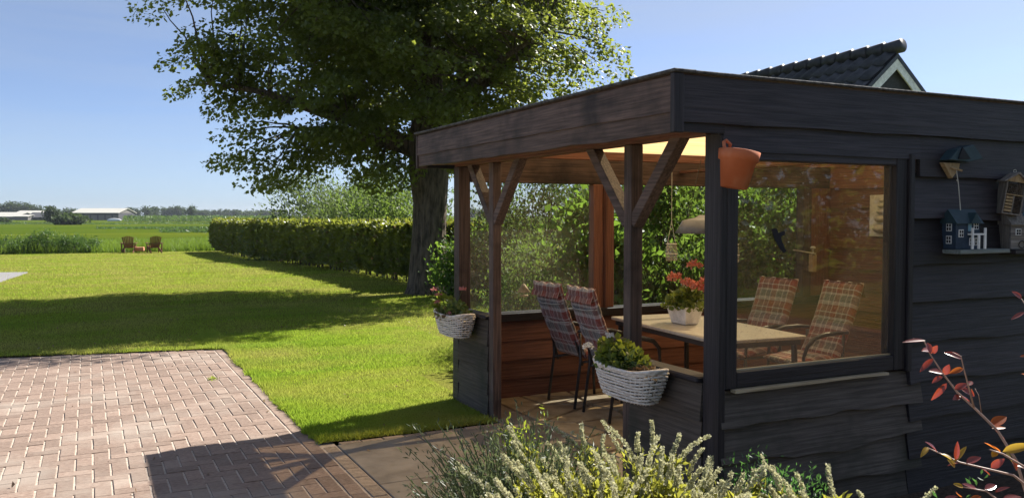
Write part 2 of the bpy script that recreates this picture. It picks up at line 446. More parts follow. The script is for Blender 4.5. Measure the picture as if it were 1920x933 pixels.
class MB:
    def __init__(s):
        s.v, s.f = [], []

    def quad_faces(s, o, fs):
        s.f += [tuple(o + i for i in f) for f in fs]

    def hexa(s, pts):
        """8 points: bottom 4 ccw, top 4 ccw"""
        o = len(s.v)
        s.v += [tuple(p) for p in pts]
        s.quad_faces(o, [(3, 2, 1, 0), (4, 5, 6, 7), (0, 1, 5, 4), (1, 2, 6, 5), (2, 3, 7, 6), (3, 0, 4, 7)])
        return s

    def box(s, a, b):
        (x0, y0, z0), (x1, y1, z1) = a, b
        return s.hexa([(x0, y0, z0), (x1, y0, z0), (x1, y1, z0), (x0, y1, z0), (x0, y0, z1), (x1, y0, z1), (x1, y1, z1), (x0, y1, z1)])

    def bar(s, p, q, w, h, up=(0, 0, 1)):
        p, q = Vector(p), Vector(q)
        d = (q - p).normalized()
        side = d.cross(Vector(up))
        if side.length < 1e-4:
            side = d.cross(Vector((1, 0, 0)))
        side.normalize()
        u = side.cross(d)
        a, b = side * w / 2, u * h / 2
        return s.hexa([p - a - b, p + a - b, p + a + b, p - a + b, q - a - b, q + a - b, q + a + b, q - a + b])

    def tube(s, pts, rad, n=6, cap=True):
        pts = [Vector(p) for p in pts]
        if not hasattr(rad, '__len__'):
            rad = [rad] * len(pts)
        o = len(s.v)
        prev = None
        for i, p in enumerate(pts):
            d = (pts[min(i + 1, len(pts) - 1)] - pts[max(i - 1, 0)])
            d = d.normalized() if d.length > 1e-9 else Vector((0, 0, 1))
            if prev is None:
                a = d.orthogonal().normalized()
            else:
                a = prev - d * prev.dot(d)
                a = a.normalized() if a.length > 1e-6 else d.orthogonal().normalized()
            prev = a
            b = d.cross(a)
            for k in range(n):
                t = 2 * math.pi * k / n
                s.v.append(tuple(p + (a * math.cos(t) + b * math.sin(t)) * rad[i]))
        for i in range(len(pts) - 1):
            for k in range(n):
                k2 = (k + 1) % n
                s.f.append((o + i * n + k, o + i * n + k2, o + (i + 1) * n + k2, o + (i + 1) * n + k))
        if cap:
            s.f.append(tuple(o + k for k in reversed(range(n))))
            s.f.append(tuple(o + (len(pts) - 1) * n + k for k in range(n)))
        return s

    def ring(s, pts, rad, n=5):
        """closed tube"""
        pts = [Vector(p) for p in pts]
        o, N = len(s.v), len(pts)
        for i, p in enumerate(pts):
            d = (pts[(i + 1) % N] - pts[i - 1]).normalized()
            side = d.cross(Vector((0, 0, 1)))
            side = side.normalized() if side.length > 1e-5 else Vector((1, 0, 0))
            u = side.cross(d)
            for k in range(n):
                t = 2 * math.pi * k / n
                s.v.append(tuple(p + (side * math.cos(t) + u * math.sin(t)) * rad))
        for i in range(N):
            i2 = (i + 1) % N
            for k in range(n):
                k2 = (k + 1) % n
                s.f.append((o + i * n + k, o + i * n + k2, o + i2 * n + k2, o + i2 * n + k))
        return s

    def lathe(s, prof, c=(0, 0, 0), n=24, sx=1, sy=1):
        o = len(s.v)
        for r, z in prof:
            for k in range(n):
                t = 2 * math.pi * k / n
                s.v.append((c[0] + r * sx * math.cos(t), c[1] + r * sy * math.sin(t), c[2] + z))
        for i in range(len(prof) - 1):
            for k in range(n):
                k2 = (k + 1) % n
                s.f.append((o + i * n + k, o + i * n + k2, o + (i + 1) * n + k2, o + (i + 1) * n + k))
        return s

    def prism(s, poly, ext):
        """poly: list of 3d points (planar, ccw seen against ext), ext: vector"""
        o, n = len(s.v), len(poly)
        e = Vector(ext)
        s.v += [tuple(p) for p in poly] + [tuple(Vector(p) + e) for p in poly]
        s.f.append(tuple(o + i for i in reversed(range(n))))
        s.f.append(tuple(o + n + i for i in range(n)))
        for i in range(n):
            j = (i + 1) % n
            s.f.append((o + i, o + j, o + n + j, o + n + i))
        return s

    def ball(s, c, r, seg=8, rings=6, sz=1.0, jit=0.0):
        prof = [(r * math.sin(math.pi * i / rings) + 1e-4, -r * sz * math.cos(math.pi * i / rings)) for i in range(rings + 1)]
        o = len(s.v)
        s.lathe(prof, c, seg)
        if jit:
            for i in range(o, len(s.v)):
                p = Vector(s.v[i])
                s.v[i] = tuple(p + Vector((random.uniform(-jit, jit),) * 3))
        return s

    def grid(s, fn, nu, nv):
        o = len(s.v)
        for j in range(nv + 1):
            for i in range(nu + 1):
                s.v.append(tuple(fn(i / nu, j / nv)))
        for j in range(nv):
            for i in range(nu):
                a = o + j * (nu + 1) + i
                s.f.append((a, a + 1, a + nu + 2, a + nu + 1))
        return s


def base_of(parent):
    return Vector(parent['_o']) if parent is not None and '_o' in parent else Vector((0, 0, 0))


def obj(name, mb, mat, parent=None, smooth=False, bevel=0.0, local=False, mods=None):
    """one mesh object; vertices are given in world space unless local"""
    off = Vector((0, 0, 0)) if (parent is None or local) else base_of(parent)
    me = bpy.data.meshes.new(name)
    vs = mb.v if off.length == 0 else [(x - off.x, y - off.y, z - off.z) for x, y, z in mb.v]
    me.from_pydata(vs, [], mb.f)
    me.update()
    if smooth:
        for pl in me.polygons:
            pl.use_smooth = True
    me.materials.append(M[mat])
    o = bpy.data.objects.new(name, me)
    COL.objects.link(o)
    if parent is not None:
        o.parent = parent
        if '_o' in parent:
            o['_o'] = parent['_o']
    if bevel:
        b = o.modifiers.new("edge", 'BEVEL')
        b.width, b.segments, b.limit_method = bevel, 1, 'ANGLE'
        b.harden_normals = False
    return o


def tag(o, label=None, cat=None, group=None, kind=None):
    if label: o['label'] = label
    if cat: o['category'] = cat
    if group: o['group'] = group
    if kind: o['kind'] = kind
    return o


def thing(name, label, cat, loc=(0, 0, 0), rz=0.0, group=None):
    o = bpy.data.objects.new(name, None)
    o.empty_display_size = 0.1
    o.location = loc
    o.rotation_euler = (0, 0, rz)
    o['_o'] = tuple(loc)
    COL.objects.link(o)
    return tag(o, label, cat, group)


def kids(o):
    return [c for c in bpy.data.objects if c.parent == o]


def copy_tree(o, parent=None):
    c = o.copy()
    COL.objects.link(c)
    if parent is not None:
        c.parent = parent
    for ch in kids(o):
        copy_tree(ch, c)
    return c


def nmesh(name, V, F, mat, parent=None, smooth=False):
    """numpy mesh: V (n,3) world, F (m,k)"""
    off = np.array(base_of(parent)) if parent is not None else np.zeros(3)
    me = bpy.data.meshes.new(name)
    n, (mf, k) = len(V), F.shape
    me.vertices.add(n)
    me.vertices.foreach_set('co', (V - off).astype(np.float32).ravel())
    me.loops.add(mf * k)
    me.loops.foreach_set('vertex_index', F.astype(np.int32).ravel())
    me.polygons.add(mf)
    me.polygons.foreach_set('loop_start', np.arange(0, mf * k, k, dtype=np.int32))
    me.polygons.foreach_set('loop_total', np.full(mf, k, dtype=np.int32))
    if smooth:
        me.polygons.foreach_set('use_smooth', np.ones(mf, dtype=bool))
    me.update(calc_edges=True)
    me.materials.append(M[mat])
    o = bpy.data.objects.new(name, me)
    COL.objects.link(o)
    if parent is not None:
        o.parent = parent
        if '_o' in parent:
            o['_o'] = parent['_o']
    return o


def unit(a):
    return a / np.maximum(np.linalg.norm(a, axis=1, keepdims=True), 1e-9)


def leaves(name, P, size, mat, parent=None, axis=None, spread=1.0, aspect=0.62, fold=0.25, droop=0.0, nrm=None):
    """P (n,3) base points. Each leaf two triangles/quad folded on the midrib: base, side, tip, side."""
    n = len(P)
    size = np.broadcast_to(np.asarray(size, float), (n,))
    d = rng.normal(size=(n, 3)) * spread
    if axis is not None:
        d = d + axis
    d[:, 2] -= droop
    d = unit(d)
    r = rng.normal(size=(n, 3))
    if nrm is not None:
        r = np.cross(d, nrm) + r * 0.35
    s = unit(np.cross(d, np.cross(r, d)))
    nn = np.cross(d, s)
    Lh = size[:, None]
    b = P
    tip = P + d * Lh
    mid = P + d * Lh * 0.45
    f = nn * Lh * fold * aspect
    l = mid + s * Lh * aspect * 0.5 + f
    q = mid - s * Lh * aspect * 0.5 + f
    V = np.stack([b, l, tip, q], 1).reshape(-1, 3)
    i = np.arange(n)[:, None] * 4
    F = np.concatenate([i + np.array([[0, 1, 2]]), i + np.array([[0, 2, 3]])], 1).reshape(-1, 3)
    return nmesh(name, V, F, mat, parent)


def in_ball(n):
    v = unit(rng.normal(size=(n, 3)))
    return v * (rng.random((n, 1)) ** (1 / 3))


def gz(y):
    t = np.clip((np.asarray(y, float) - 18.0) / 32.0, 0, 1)
    z = -0.5 * t * t * (3 - 2 * t)
    u = np.clip((np.asarray(y, float) - 53.5) / 3.0, 0, 1)
    return z - 0.25 * u


# ------------------------------------------------------------------ ground, lawn, paving
XE, YE, XS = 1.46, 6.07, 1.57       # brick edge, front edge of the lawn strip, start of the slabs


def far_edge(x):
    return 10.95 + (XE - x) * 0.20


ys = np.concatenate([np.linspace(-40, 6, 8), np.linspace(8, 60, 53), [70, 90, 130, 200, 320, 500, 900, 1600, 2600]])
xs = np.concatenate([[-2600, -1200, -500, -200, -90], np.linspace(-60, 60, 25), [90, 200, 500, 1200, 2600]])
X, Y = np.meshgrid(xs, ys)
V = np.stack([X, Y, gz(Y) - 0.06], -1).reshape(-1, 3)
nx = len(xs)
idx = np.arange(len(ys) * nx).reshape(len(ys), nx)
F = np.stack([idx[:-1, :-1], idx[:-1, 1:], idx[1:, 1:], idx[1:, :-1]], -1).reshape(-1, 4)
tag(nmesh('meadow_ground', V, F, 'meadow', smooth=True), kind='structure', label='flat green pasture running out to the horizon')

lx = np.unique(np.round(np.concatenate([np.linspace(-45, -6, 14), np.linspace(-6, XE, 25), np.linspace(XE, 14, 45), np.linspace(14, 40, 8)]), 4))
ly = np.unique(np.round(np.concatenate([[-8, 0, 3.0], np.linspace(3.0, YE, 8), np.linspace(YE, 12, 26), np.linspace(12, 53.5, 60)]), 4))
mb = MB()
vid = {}


def lv(i, j):
    if (i, j) not in vid:
        x, y = lx[i], ly[j]
        yy = y
        if x <= XE + 1e-6 and y > 10.5:
            e = far_edge(x)
            yy = e + (y - 10.95) * (53.5 - e) / (53.5 - 10.95) if y >= 10.94 else y
        z = float(gz(yy)) + 0.012 + 0.012 * noise.noise((x * 0.7, yy * 0.7, 0))
        vid[(i, j)] = len(mb.v)
        mb.v.append((x, yy, z))
    return vid[(i, j)]


jy = int(np.argmin(abs(ly - 10.95)))
ly[jy] = 10.95
for j in range(len(ly) - 1):
    for i in range(len(lx) - 1):
        cx, cyv = (lx[i] + lx[i + 1]) / 2, (ly[j] + ly[j + 1]) / 2
        if cx < XE and cyv < 10.95:
            continue
        if cx > XE and cyv < YE:
            continue
        if 2.95 < cx < 7.2 and cyv < 6.95:
            continue
        mb.f.append((lv(i, j), lv(i + 1, j), lv(i + 1, j + 1), lv(i, j + 1)))
tag(obj('lawn', mb, 'lawn', smooth=True), kind='structure', label='mown sunlit lawn with patches of dry grass')

# bed of soil by the path and under the plants in front of the pavilion
mb = MB().grid(lambda u, v: (1.2 + u * 9.0, -4 + v * 7.42, -0.004 + 0.02 * noise.noise((u * 30, v * 25, 1)) + 0.01), 30, 24)
mb.v = [(x, y, z) for x, y, z in mb.v]
tag(obj('planting_bed', mb, 'soil', smooth=True), kind='structure')

# herringbone clinker paving
pav = obj('brick_paving', MB().box((-9, -3, -0.12), (XS, 12.9, -0.0062)), 'sand')
tag(pav, kind='structure', label='terrace of pale red clinkers laid in herringbone with sandy joints')


def brick_mesh(w, l, h=0.05, jig=0.0):
    m_ = MB()
    c = 0.0025
    x, y = w / 2 - 0.0062, l / 2 - 0.0016
    lo = [(-x, -y, -h), (x, -y, -h), (x, y, -h), (-x, y, -h)]
    mi = [(-x, -y, -c), (x, -y, -c), (x, y, -c), (-x, y, -c)]
    x, y = x - c, y - c
    hi = [(-x, -y, 0), (x, -y, 0), (x, y, 0), (-x, y, 0)]
    m_.v = lo + mi + hi
    for a in (0, 4):
        for k in range(4):
            k2 = (k + 1) % 4
            m_.f.append((a + k, a + k2, a + 4 + k2, a + 4 + k))
    m_.f.append((8, 9, 10, 11))
    return m_


def seen(P, margin=60):
    v = Vector(P) - EYE
    z = v.dot(FWD)
    if z < 0.3:
        return None
    x, y = 960 + FOC * v.dot(RGT) / z, 466.5 - FOC * v.dot(UPV) / z
    return z if -margin < x < 1920 + margin and -margin < y < 933 + margin else None


U = 0.104
items = []
covered = set()
for i in range(-70, 13):
    for j in range(38, 114):
        k = (i - j) % 4
        if k == 0 and i + 1 <= 12:
            c, shape, cells = ((i + 1) * U, (j + 0.5) * U), 'across', [(i, j), (i + 1, j)]
        elif k == 3:
            c, shape, cells = ((i + 0.5) * U, (j + 1) * U), 'along', [(i, j), (i, j + 1)]
        else:
            continue
        covered.update(cells)
        if c[1] > far_edge(c[0]) - 0.02:
            continue
        d = seen((c[0], c[1], 0))
        far = seen((c[0], c[1], 0), 1500)          # paving goes on outside the frame
        if d or far:
            items.append((d or 100 + far, c, shape))
for j in range(40, 112):
    if (12, j) not in covered:
        c = (12.5 * U, (j + .5) * U)
        d = seen((c[0], c[1], 0))
        if d and c[1] < 10.9:
            items.append((d, c, 'half'))
for j in range(22, 54):                       # straight border row
    d = seen((1.408, j * 0.208, 0))
    if d and j * 0.208 < 10.9:
        items.append((d, (1.408, j * 0.208), 'along'))
items.sort(key=lambda q: q[0])
shapes = {'across': brick_mesh(2 * U, U), 'along': brick_mesh(U, 2 * U), 'half': brick_mesh(U, U)}
proto = {}
rest = MB()
for n_, (d, c, shp) in enumerate(items):
    dz = max(-.003, random.gauss(0, 0.0013))
    tilt = random.gauss(0, 0.010)
    if n_ < 300:
        if shp not in proto:
            o = proto[shp] = obj('brick', shapes[shp], 'brick', pav, local=True)
        else:
            o = proto[shp].copy()
            COL.objects.link(o)
        o.location = (c[0], c[1], dz)
        o.rotation_euler = (random.gauss(0, 0.006), random.gauss(0, 0.006), tilt)
    else:
        src = shapes[shp]
        b0 = len(rest.v)
        ca, sa = math.cos(tilt), math.sin(tilt)
        tx, ty = random.gauss(0, 0.006), random.gauss(0, 0.006)
        rest.v += [(c[0] + x * ca - y * sa, c[1] + x * sa + y * ca, z + dz + tx * x + ty * y) for x, y, z in src.v]
        rest.f += [tuple(b0 + q for q in f) for f in src.f]


for (px, py, r_, lab) in ((398, 713, .05, 'little weed tuft growing between the sunny bricks'), (1150, 748, .03, 'tiny weed at the edge of the flagstones')):
    g_ = (py - 403) / FOC
    p_ = at(px, py, 1.65 / g_)
    wt = thing('weed_tuft', lab, 'weed', (p_.x, p_.y, 0))
    n = 60
    leaves('foliage', np.array([p_.x, p_.y, 0.002]) + rng.normal(size=(n, 3)) * np.array([r_, r_, .001]) * .5, rng.uniform(.02, .045, n), 'grass', wt,
           axis=np.tile(np.array([0, 0, .7]), (n, 1)), spread=.8, aspect=.25)


def island_rand(mt, amount):
    t = mt.node_tree
    p = t.nodes['Principled BSDF']
    g = t.nodes.new("ShaderNodeNewGeometry")
    r = t.nodes.new("ShaderNodeMapRange")
    r.inputs['To Min'].default_value, r.inputs['To Max'].default_value = 1 - amount, 1 + amount
    t.links.new(g.outputs['Random Per Island'], r.inputs['Value'])
    s = p.inputs['Base Color'].links[0].from_socket
    c = mixc(t, 1.0, s, r.outputs['Result'], 'MULTIPLY')
    t.links.new(c, p.inputs['Base Color'])


M['brick_far'] = mat_noise('clinker_brick_far', (0.17, 0.118, 0.094), (0.275, 0.205, 0.165), 30, 0.85, 0.35, (1, 2.5, 1), 0.0, 5, 0.2,
                           c=(0.31, 0.26, 0.22), cscale=1.1, bdist=0.003, kind='World')
island_rand(M['brick_far'], 0.16)
tag(obj('far_bricks', rest, 'brick_far', pav, local=True), kind='stuff')

# kerb strip between bricks and slabs, kerb along the lawn edge
kb = obj('kerb_strip', MB().box((1.4, 2, -0.1), (1.42, 2.1, -0.05)), 'sand')
tag(kb, kind='structure')
kp = None
for j in range(3, 31):
    y = j * 0.2
    if y < 6.0:
        o = obj('kerb_stone', MB().box((1.4705, y + 0.003, -0.06), (1.5645, y + 0.197, random.uniform(-0.004, 0.002))), 'kerb', kb, bevel=0.004)
for j in range(0, 8):
    x = 1.60 + j * 0.165
    obj('kerb_stone', MB().box((x, 6.0, -0.06), (x + 0.16, 6.062, random.uniform(-0.002, 0.004))), 'kerb', kb, bevel=0.004)

# slab path and pavilion floor
slabs = obj('slab_path', MB().box((1.571, 2.0, -0.1), (2.9, 6.06, -0.02)), 'sand')
tag(slabs, kind='structure', label='path of large dark grey stone slabs leading into the pavilion')
for i in range(3):
    for j in range(-1, 3):
        x0, y1 = 1.575 + i * 0.61, 5.995 - (2 - j) * 1.0
        x1, yy0 = x0 + 0.602, y1 - 0.992
        obj('slab', MB().box((x0, yy0, -0.05), (x1, y1, random.uniform(0, 0.003))), 'slab', slabs, bevel=0.004)

fl = obj('pavilion_floor', MB().box((2.91, 3.56, -0.1), (7.25, 6.9, -0.018)), 'sand')
tag(fl, kind='structure', label='pavilion floor of buff crazy paving with pale joints')


def clip(poly, p, n):
    out = []
    for i in range(len(poly)):
        a, b = poly[i], poly[(i + 1) % len(poly)]
        da, db = (a[0] - p[0]) * n[0] + (a[1] - p[1]) * n[1], (b[0] - p[0]) * n[0] + (b[1] - p[1]) * n[1]
        if da <= 0:
            out.append(a)
        if da * db < 0:
            t = da / (da - db)
            out.append((a[0] + (b[0] - a[0]) * t, a[1] + (b[1] - a[1]) * t))
    return out


seeds = []
while len(seeds) < 95:
    q = (random.uniform(3.25, 7.2), random.uniform(3.6, 6.88))
    if all((q[0] - s[0]) ** 2 + (q[1] - s[1]) ** 2 > 0.25 ** 2 for s in seeds) or random.random() < 0.01:
        seeds.append(q)
for s in seeds:
    poly = [(3.2, 3.58), (7.24, 3.58), (7.24, 6.89), (3.2, 6.89)]
    for t in seeds:
        if t is s or (t[0] - s[0]) ** 2 + (t[1] - s[1]) ** 2 > 1.5:
            continue
        n = Vector((t[0] - s[0], t[1] - s[1]))
        ln = n.length
        n /= ln
        poly = clip(poly, (s[0] + n.x * (ln / 2 - 0.012), s[1] + n.y * (ln / 2 - 0.012)), n)
    if len(poly) > 2:
        cx, cyv = sum(p[0] for p in poly) / len(poly), sum(p[1] for p in poly) / len(poly)
        zt = random.uniform(0.006, 0.013)
        m_ = MB().prism([(x, y, -0.03) for x, y in poly], (0, 0, 0.03 + zt))
        n = len(poly)
        for q in range(n, 2 * n):
            x, y, z = m_.v[q]
            m_.v[q] = (x + (cx - x) * 0.04, y + (cyv - y) * 0.04, z)
        obj('flagstone', m_, 'flag', fl)
for j in range(6):
    obj('slab', MB().box((2.915, 3.6 + j * 0.55, -0.05), (3.19, 3.6 + j * 0.55 + 0.542, 0.002 + 0.001 * (j % 3))), 'slab', fl, bevel=0.004)

# little grey paved square at the far side of the lawn
pp = [at(-260, 502, 26.6), at(52, 502, 26.6), at(-6, 529, 21.0), at(-400, 529, 21.0)]
mb = MB().prism([(p.x, p.y, float(gz(p.y)) + 0.016) for p in reversed(pp)], (0, 0, 0.03))
tag(obj('grey_path', mb, 'path'), kind='structure')


# grass blades
def blades(name, regions, mat, keep=None, parent=None, hmin=0.014, hmax=0.036, wid=0.0036):
    Ps, hs, ws = [], [], []
    for (x0, x1, y0, y1, n, sc) in regions:
        p = np.stack([rng.uniform(x0, x1, n), rng.uniform(y0, y1, n)], 1)
        if keep is not None:
            p = p[keep(p)]
        Ps.append(p)
        hs.append(rng.uniform(hmin, hmax, len(p)) * sc)
        ws.append(np.full(len(p), wid * sc))
    P, H, W = np.concatenate(Ps), np.concatenate(hs), np.concatenate(ws)
    n = len(P)
    z = gz(P[:, 1]) + 0.005
    a = rng.uniform(0, 6.283, n)
    dx, dy = np.cos(a) * W, np.sin(a) * W
    lean = rng.normal(size=(n, 2)) * H[:, None] * 0.45
    V = np.empty((n, 3, 3))
    V[:, 0] = np.stack([P[:, 0] - dx, P[:, 1] - dy, z], 1)
    V[:, 1] = np.stack([P[:, 0] + dx, P[:, 1] + dy, z], 1)
    V[:, 2] = np.stack([P[:, 0] + lean[:, 0], P[:, 1] + lean[:, 1], z + H], 1)
    return nmesh(name, V.reshape(-1, 3), np.arange(3 * n).reshape(n, 3), mat, parent)


def onlawn(p):
    x, y = p[:, 0], p[:, 1]
    wob = 0.022 * np.sin(y * 7.3 + 2 * np.sin(y * 2.1)) + 0.018 * np.sin(y * 19 + 3 * np.sin(y * 5)) + 0.02 * np.sin(x * 13 + 2 * np.sin(x * 4)) + rng.normal(size=len(x)) * 0.015
    ok = ((x > XE - 0.0 + wob * 0.6) & (y > YE + wob * 0.5)) | ((x <= XE) & (y > 10.95 + (XE - x) * 0.2 + wob * 0.6))
    ok &= ~((x > 2.88) & (x < 7.3) & (y < 7.05))
    d = x * _sy + y * _cy
    lat = x * _cy - y * _sy
    ok &= (lat / d > -0.64) & (lat / d < 0.05)
    return ok


tag(blades('lawn_grass', [(1.3, 3.0, 5.9, 8.2, 80000, 1.0), (1.2, 4.2, 8.2, 12.2, 100000, 1.05), (-6, 6.5, 10.8, 16, 110000, 1.2),
                          (-12, 8, 16, 26, 90000, 1.5), (-20, 9, 26, 53.4, 90000, 2.0)], 'grass', onlawn), kind='stuff')


n = 170
q = np.stack([rng.uniform(-3, 4.5, n), rng.uniform(4.6, 16, n)], 1)
q = q[~((q[:, 0] > 2.7) & (q[:, 1] < 7.3))]
tag(leaves('fallen_leaves', np.stack([q[:, 0], q[:, 1], np.where(onlawn(q), .035, .004)], 1), rng.uniform(.018, .045, len(q)), 'dry_leaf', None,
           axis=np.tile(np.array([0, 0, .25]), (len(q), 1)), spread=1, aspect=.7, nrm=np.tile(np.array([0, 0, 1.0]), (len(q), 1))), kind='stuff')


def edge_keep(p):
    return onlawn(p) & ((np.abs(p[:, 0] - XE) < 0.14) | (np.abs(p[:, 1] - YE) < 0.1) | (np.abs(p[:, 1] - 10.95 - (XE - p[:, 0]) * 0.2) < 0.12))


tag(blades('edge_grass', [(1.3, 3.0, 5.9, 12.2, 90000, 1.0), (-6, 1.6, 10.8, 12.8, 30000, 1.1)], 'grass', edge_keep, hmin=0.03, hmax=0.065, wid=0.004),
    kind='stuff')

# ------------------------------------------------------------------ the pavilion
PX, PY, PYB, PXR, PXE = 2.90, 3.47, 7.00, 7.30, 9.6    # open face, window face, far face, partition, hidden end
pav_t = thing('garden_pavilion', 'dark stained timber garden pavilion with open side, flat roof and big window', 'pavilion', (PX, PY, 0))
P_ = pav_t


def bx(name, a, b, mat, parent=None, bevel=0.004):
    return obj(name, MB().box(a, b), mat, parent or P_, bevel=bevel)


def lap_board(p0, along, Ln, z0, z1, out, t0=0.03, t1=0.018, wav=0.012, mat='dark_x', name='board', parent=None, seed=None, topwav=0.0, seg=None):
    """weatherboard: bottom edge proud and uneven"""
    p0, along, out = Vector(p0), Vector(along), Vector(out)
    sd_ = random.random() * 50 if seed is None else seed
    n = seg or max(6, int(Ln / 0.12))
    m_ = MB()
    for i in range(n + 1):
        u = Ln * i / n
        wz = wav * (noise.noise((u * 1.7, sd_, 0)) * 1.4 + 0.5 * noise.noise((u * 5.0, sd_, 4)))
        tz = topwav * noise.noise((u * 1.9, sd_, 9))
        b = p0 + along * u
        for (o_, z) in ((t0, z0 + wz), (0, z0 + wz), (0, z1 + tz), (t1, z1 + tz)):
            m_.v.append(tuple(b + out * o_ + Vector((0, 0, z))))
    for i in range(n):
        a = i * 4
        for k in range(4):
            k2 = (k + 1) % 4
            m_.f.append((a + k, a + k2, a + 4 + k2, a + 4 + k))
    m_.f.append((0, 1, 2, 3))
    e = n * 4
    m_.f.append((e + 3, e + 2, e + 1, e))
    # fix orientation
    c = along.cross(out)
    if c.z > 0:
        m_.f = [tuple(reversed(f)) for f in m_.f]
    return obj(name, m_, mat, parent or P_)


# posts
bx('post', (PX, PY, 0), (PX + 0.10, PY + 0.10, 2.07), 'dark_z')                       # corner
bx('post', (PX, 4.245, 0), (PX + 0.085, 4.325, 2.07), 'umber_z')
bx('post', (PX, 6.185, 0), (PX + 0.075, 6.265, 2.07), 'umber_z')
bx('post', (PX, 6.885, 0), (PX + 0.11, 7.0, 2.07), 'umber_z')
# braces
for yc in (4.285, 6.225):
    for s in (1, -1):
        m_ = MB().bar((PX + 0.042, yc + s * 0.03, 1.60), (PX + 0.042, yc + s * 0.47, 2.10), 0.072, 0.075, (1, 0, 0))
        obj('brace', m_, 'umber_y', P_, bevel=0.004)
# top beam over the open face and inner beams
bx('beam', (PX + 0.002, PY + 0.1, 2.072), (PX + 0.10, 6.99, 2.20), 'brown_y')
for y in (4.0, 6.45):
    bx('rafter', (PX + 0.103, y, 2.135), (PXR, y + 0.06, 2.21), 'brown_x')
bx('beam', (PX + 0.113, 6.86, 1.94), (PXR, 6.98, 2.21), 'umber_x')
bx('beam', (PX + 0.103, PY + 0.04, 1.99), (PXR, PY + 0.12, 2.21), 'umber_x')
bx('beam', (5.25, PY + 0.125, 2.06), (5.33, 6.855, 2.088), 'brown_y')
# roof: soffit boards under the overhang, translucent sheet, fascia, felt edge
RX, RY0, RY1, RXE = 2.61, PY - 0.035, 7.04, 9.7
for i in range(3):
    bx('soffit_board', (RX + 0.03 + i * 0.088, RY0 + 0.03, 2.085 + 0.003 * i), (RX + 0.03 + i * 0.088 + 0.085, RY1 - 0.03, 2.105 + 0.003 * i), 'brown_y', bevel=0.002)


def sheet(u, v):
    y = PY + 0.10 + v * 3.42
    return (PX + 0.10 + u * (PXR - PX - 0.1), y, 2.235 + 0.010 * math.sin(y * 2 * math.pi / 0.076))


m_ = MB()
nv = 270
for layer in (0, 0.004):
    o0 = len(m_.v)
    for j in range(nv + 1):
        for i in (0, 1):
            p = sheet(i, j / nv)
            m_.v.append((p[0], p[1], p[2] + layer))
    if layer == 0:
        for j in range(nv):
            a = o0 + j * 2
            m_.f.append((a, a + 1, a + 3, a + 2))
obj('roof_sheet', m_, 'sheet', P_)
bx('roof_deck', (PXR + 0.01, PY + 0.03, 2.20), (RXE - 0.03, RY1 - 0.03, 2.26), 'felt')
# front fascia (open side): two boards with uneven edges
lap_board((RX, RY1, 0), (0, -1, 0), RY1 - RY0, 2.165, 2.335, (-1, 0, 0), 0.035, 0.03, 0.010, 'umber_y', 'fascia_board')
lap_board((RX + 0.003, RY1, 0), (0, -1, 0), RY1 - RY0 - 0.002, 2.062, 2.185, (-1, 0, 0), 0.026, 0.026, 0.014, 'umber_y', 'fascia_board')
bx('fascia_end', (RX - 0.037, RY1 + 0.002, 2.055), (RX + 0.06, RY1 + 0.03, 2.34), 'umber_z')
# window side fascia
lap_board((RX - 0.03, RY0, 0), (1, 0, 0), RXE - RX, 2.11, 2.34, (0, -1, 0), 0.035, 0.028, 0.006, 'dark_x', 'fascia_board')
bx('corner_trim', (RX - 0.042, RY0 - 0.038, 2.055), (RX + 0.022, RY0 - 0.004, 2.346), 'dark_z')
lap_board((RX + 0.022, RY0 + 0.012, 0), (1, 0, 0), PX - RX - 0.02, 2.062, 2.13, (0, -1, 0), 0.03, 0.03, 0.003, 'dark_x', 'fascia_board')
lap_board((PX, RY0 + 0.012, 0), (1, 0, 0), 1.46, 1.975, 2.13, (0, -1, 0), 0.03, 0.018, 0.003, 'dark_x', 'board')
lap_board((PX + 1.46, RY0 + 0.012, 0), (1, 0, 0), RXE - PX - 1.46, 1.875, 2.13, (0, -1, 0), 0.03, 0.018, 0.010, 'dark_x', 'board')
# felt capping
obj('felt_edge', MB().box((RX - 0.05, RY0 - 0.05, 2.348), (RX + 0.09, RY1 + 0.04, 2.364)), 'felt', P_, bevel=0.004)
obj('felt_edge', MB().box((RX + 0.092, RY0 - 0.05, 2.348), (RXE, RY0 + 0.08, 2.362)), 'felt', P_, bevel=0.004)
obj('felt_edge', MB().box((RX + 0.094, RY1 - 0.08, 2.348), (RXE, RY1 + 0.04, 2.362)), 'felt', P_, bevel=0.004)
lap_board((RX + 0.06, RY1 + 0.0, 0), (1, 0, 0), RXE - RX - 0.1, 2.06, 2.34, (0, 1, 0), 0.03, 0.03, 0.004, 'dark_x', 'fascia_board')

# window on the camera side
WX0, WX1, WZ0, WZ1 = 3.005, 4.175, 0.835, 1.935
fr = obj('window_frame', MB().box((WX0 - 0.075, PY - 0.045, WZ0 - 0.085), (WX0, PY + 0.05, WZ1 + 0.05)), 'dark_z', P_, bevel=0.004)
obj('frame_rail', MB().box((WX0 + 0.001, PY - 0.043, WZ1), (WX1 - 0.001, PY + 0.05, WZ1 + 0.05)), 'dark_x', fr, bevel=0.004)
obj('frame_rail', MB().box((WX0 + 0.001, PY - 0.043, WZ0 - 0.085), (WX1 - 0.001, PY + 0.05, WZ0)), 'dark_x', fr, bevel=0.004)
obj('frame_stile', MB().box((WX1, PY - 0.045, WZ0 - 0.085), (WX1 + 0.09, PY + 0.05, WZ1 + 0.05)), 'dark_z', fr, bevel=0.004)
obj('frame_stile', MB().box((WX1 + 0.092, PY - 0.062, WZ0 - 0.10), (WX1 + 0.135, PY + 0.02, WZ1 + 0.07)), 'dark_z', fr, bevel=0.006)
obj('glazing_bead', MB().box((WX0 + 0.001, PY - 0.02, WZ0 + 0.0005), (WX1 - 0.001, PY - 0.008, WZ0 + 0.010)), 'sunlit_ledge', fr)
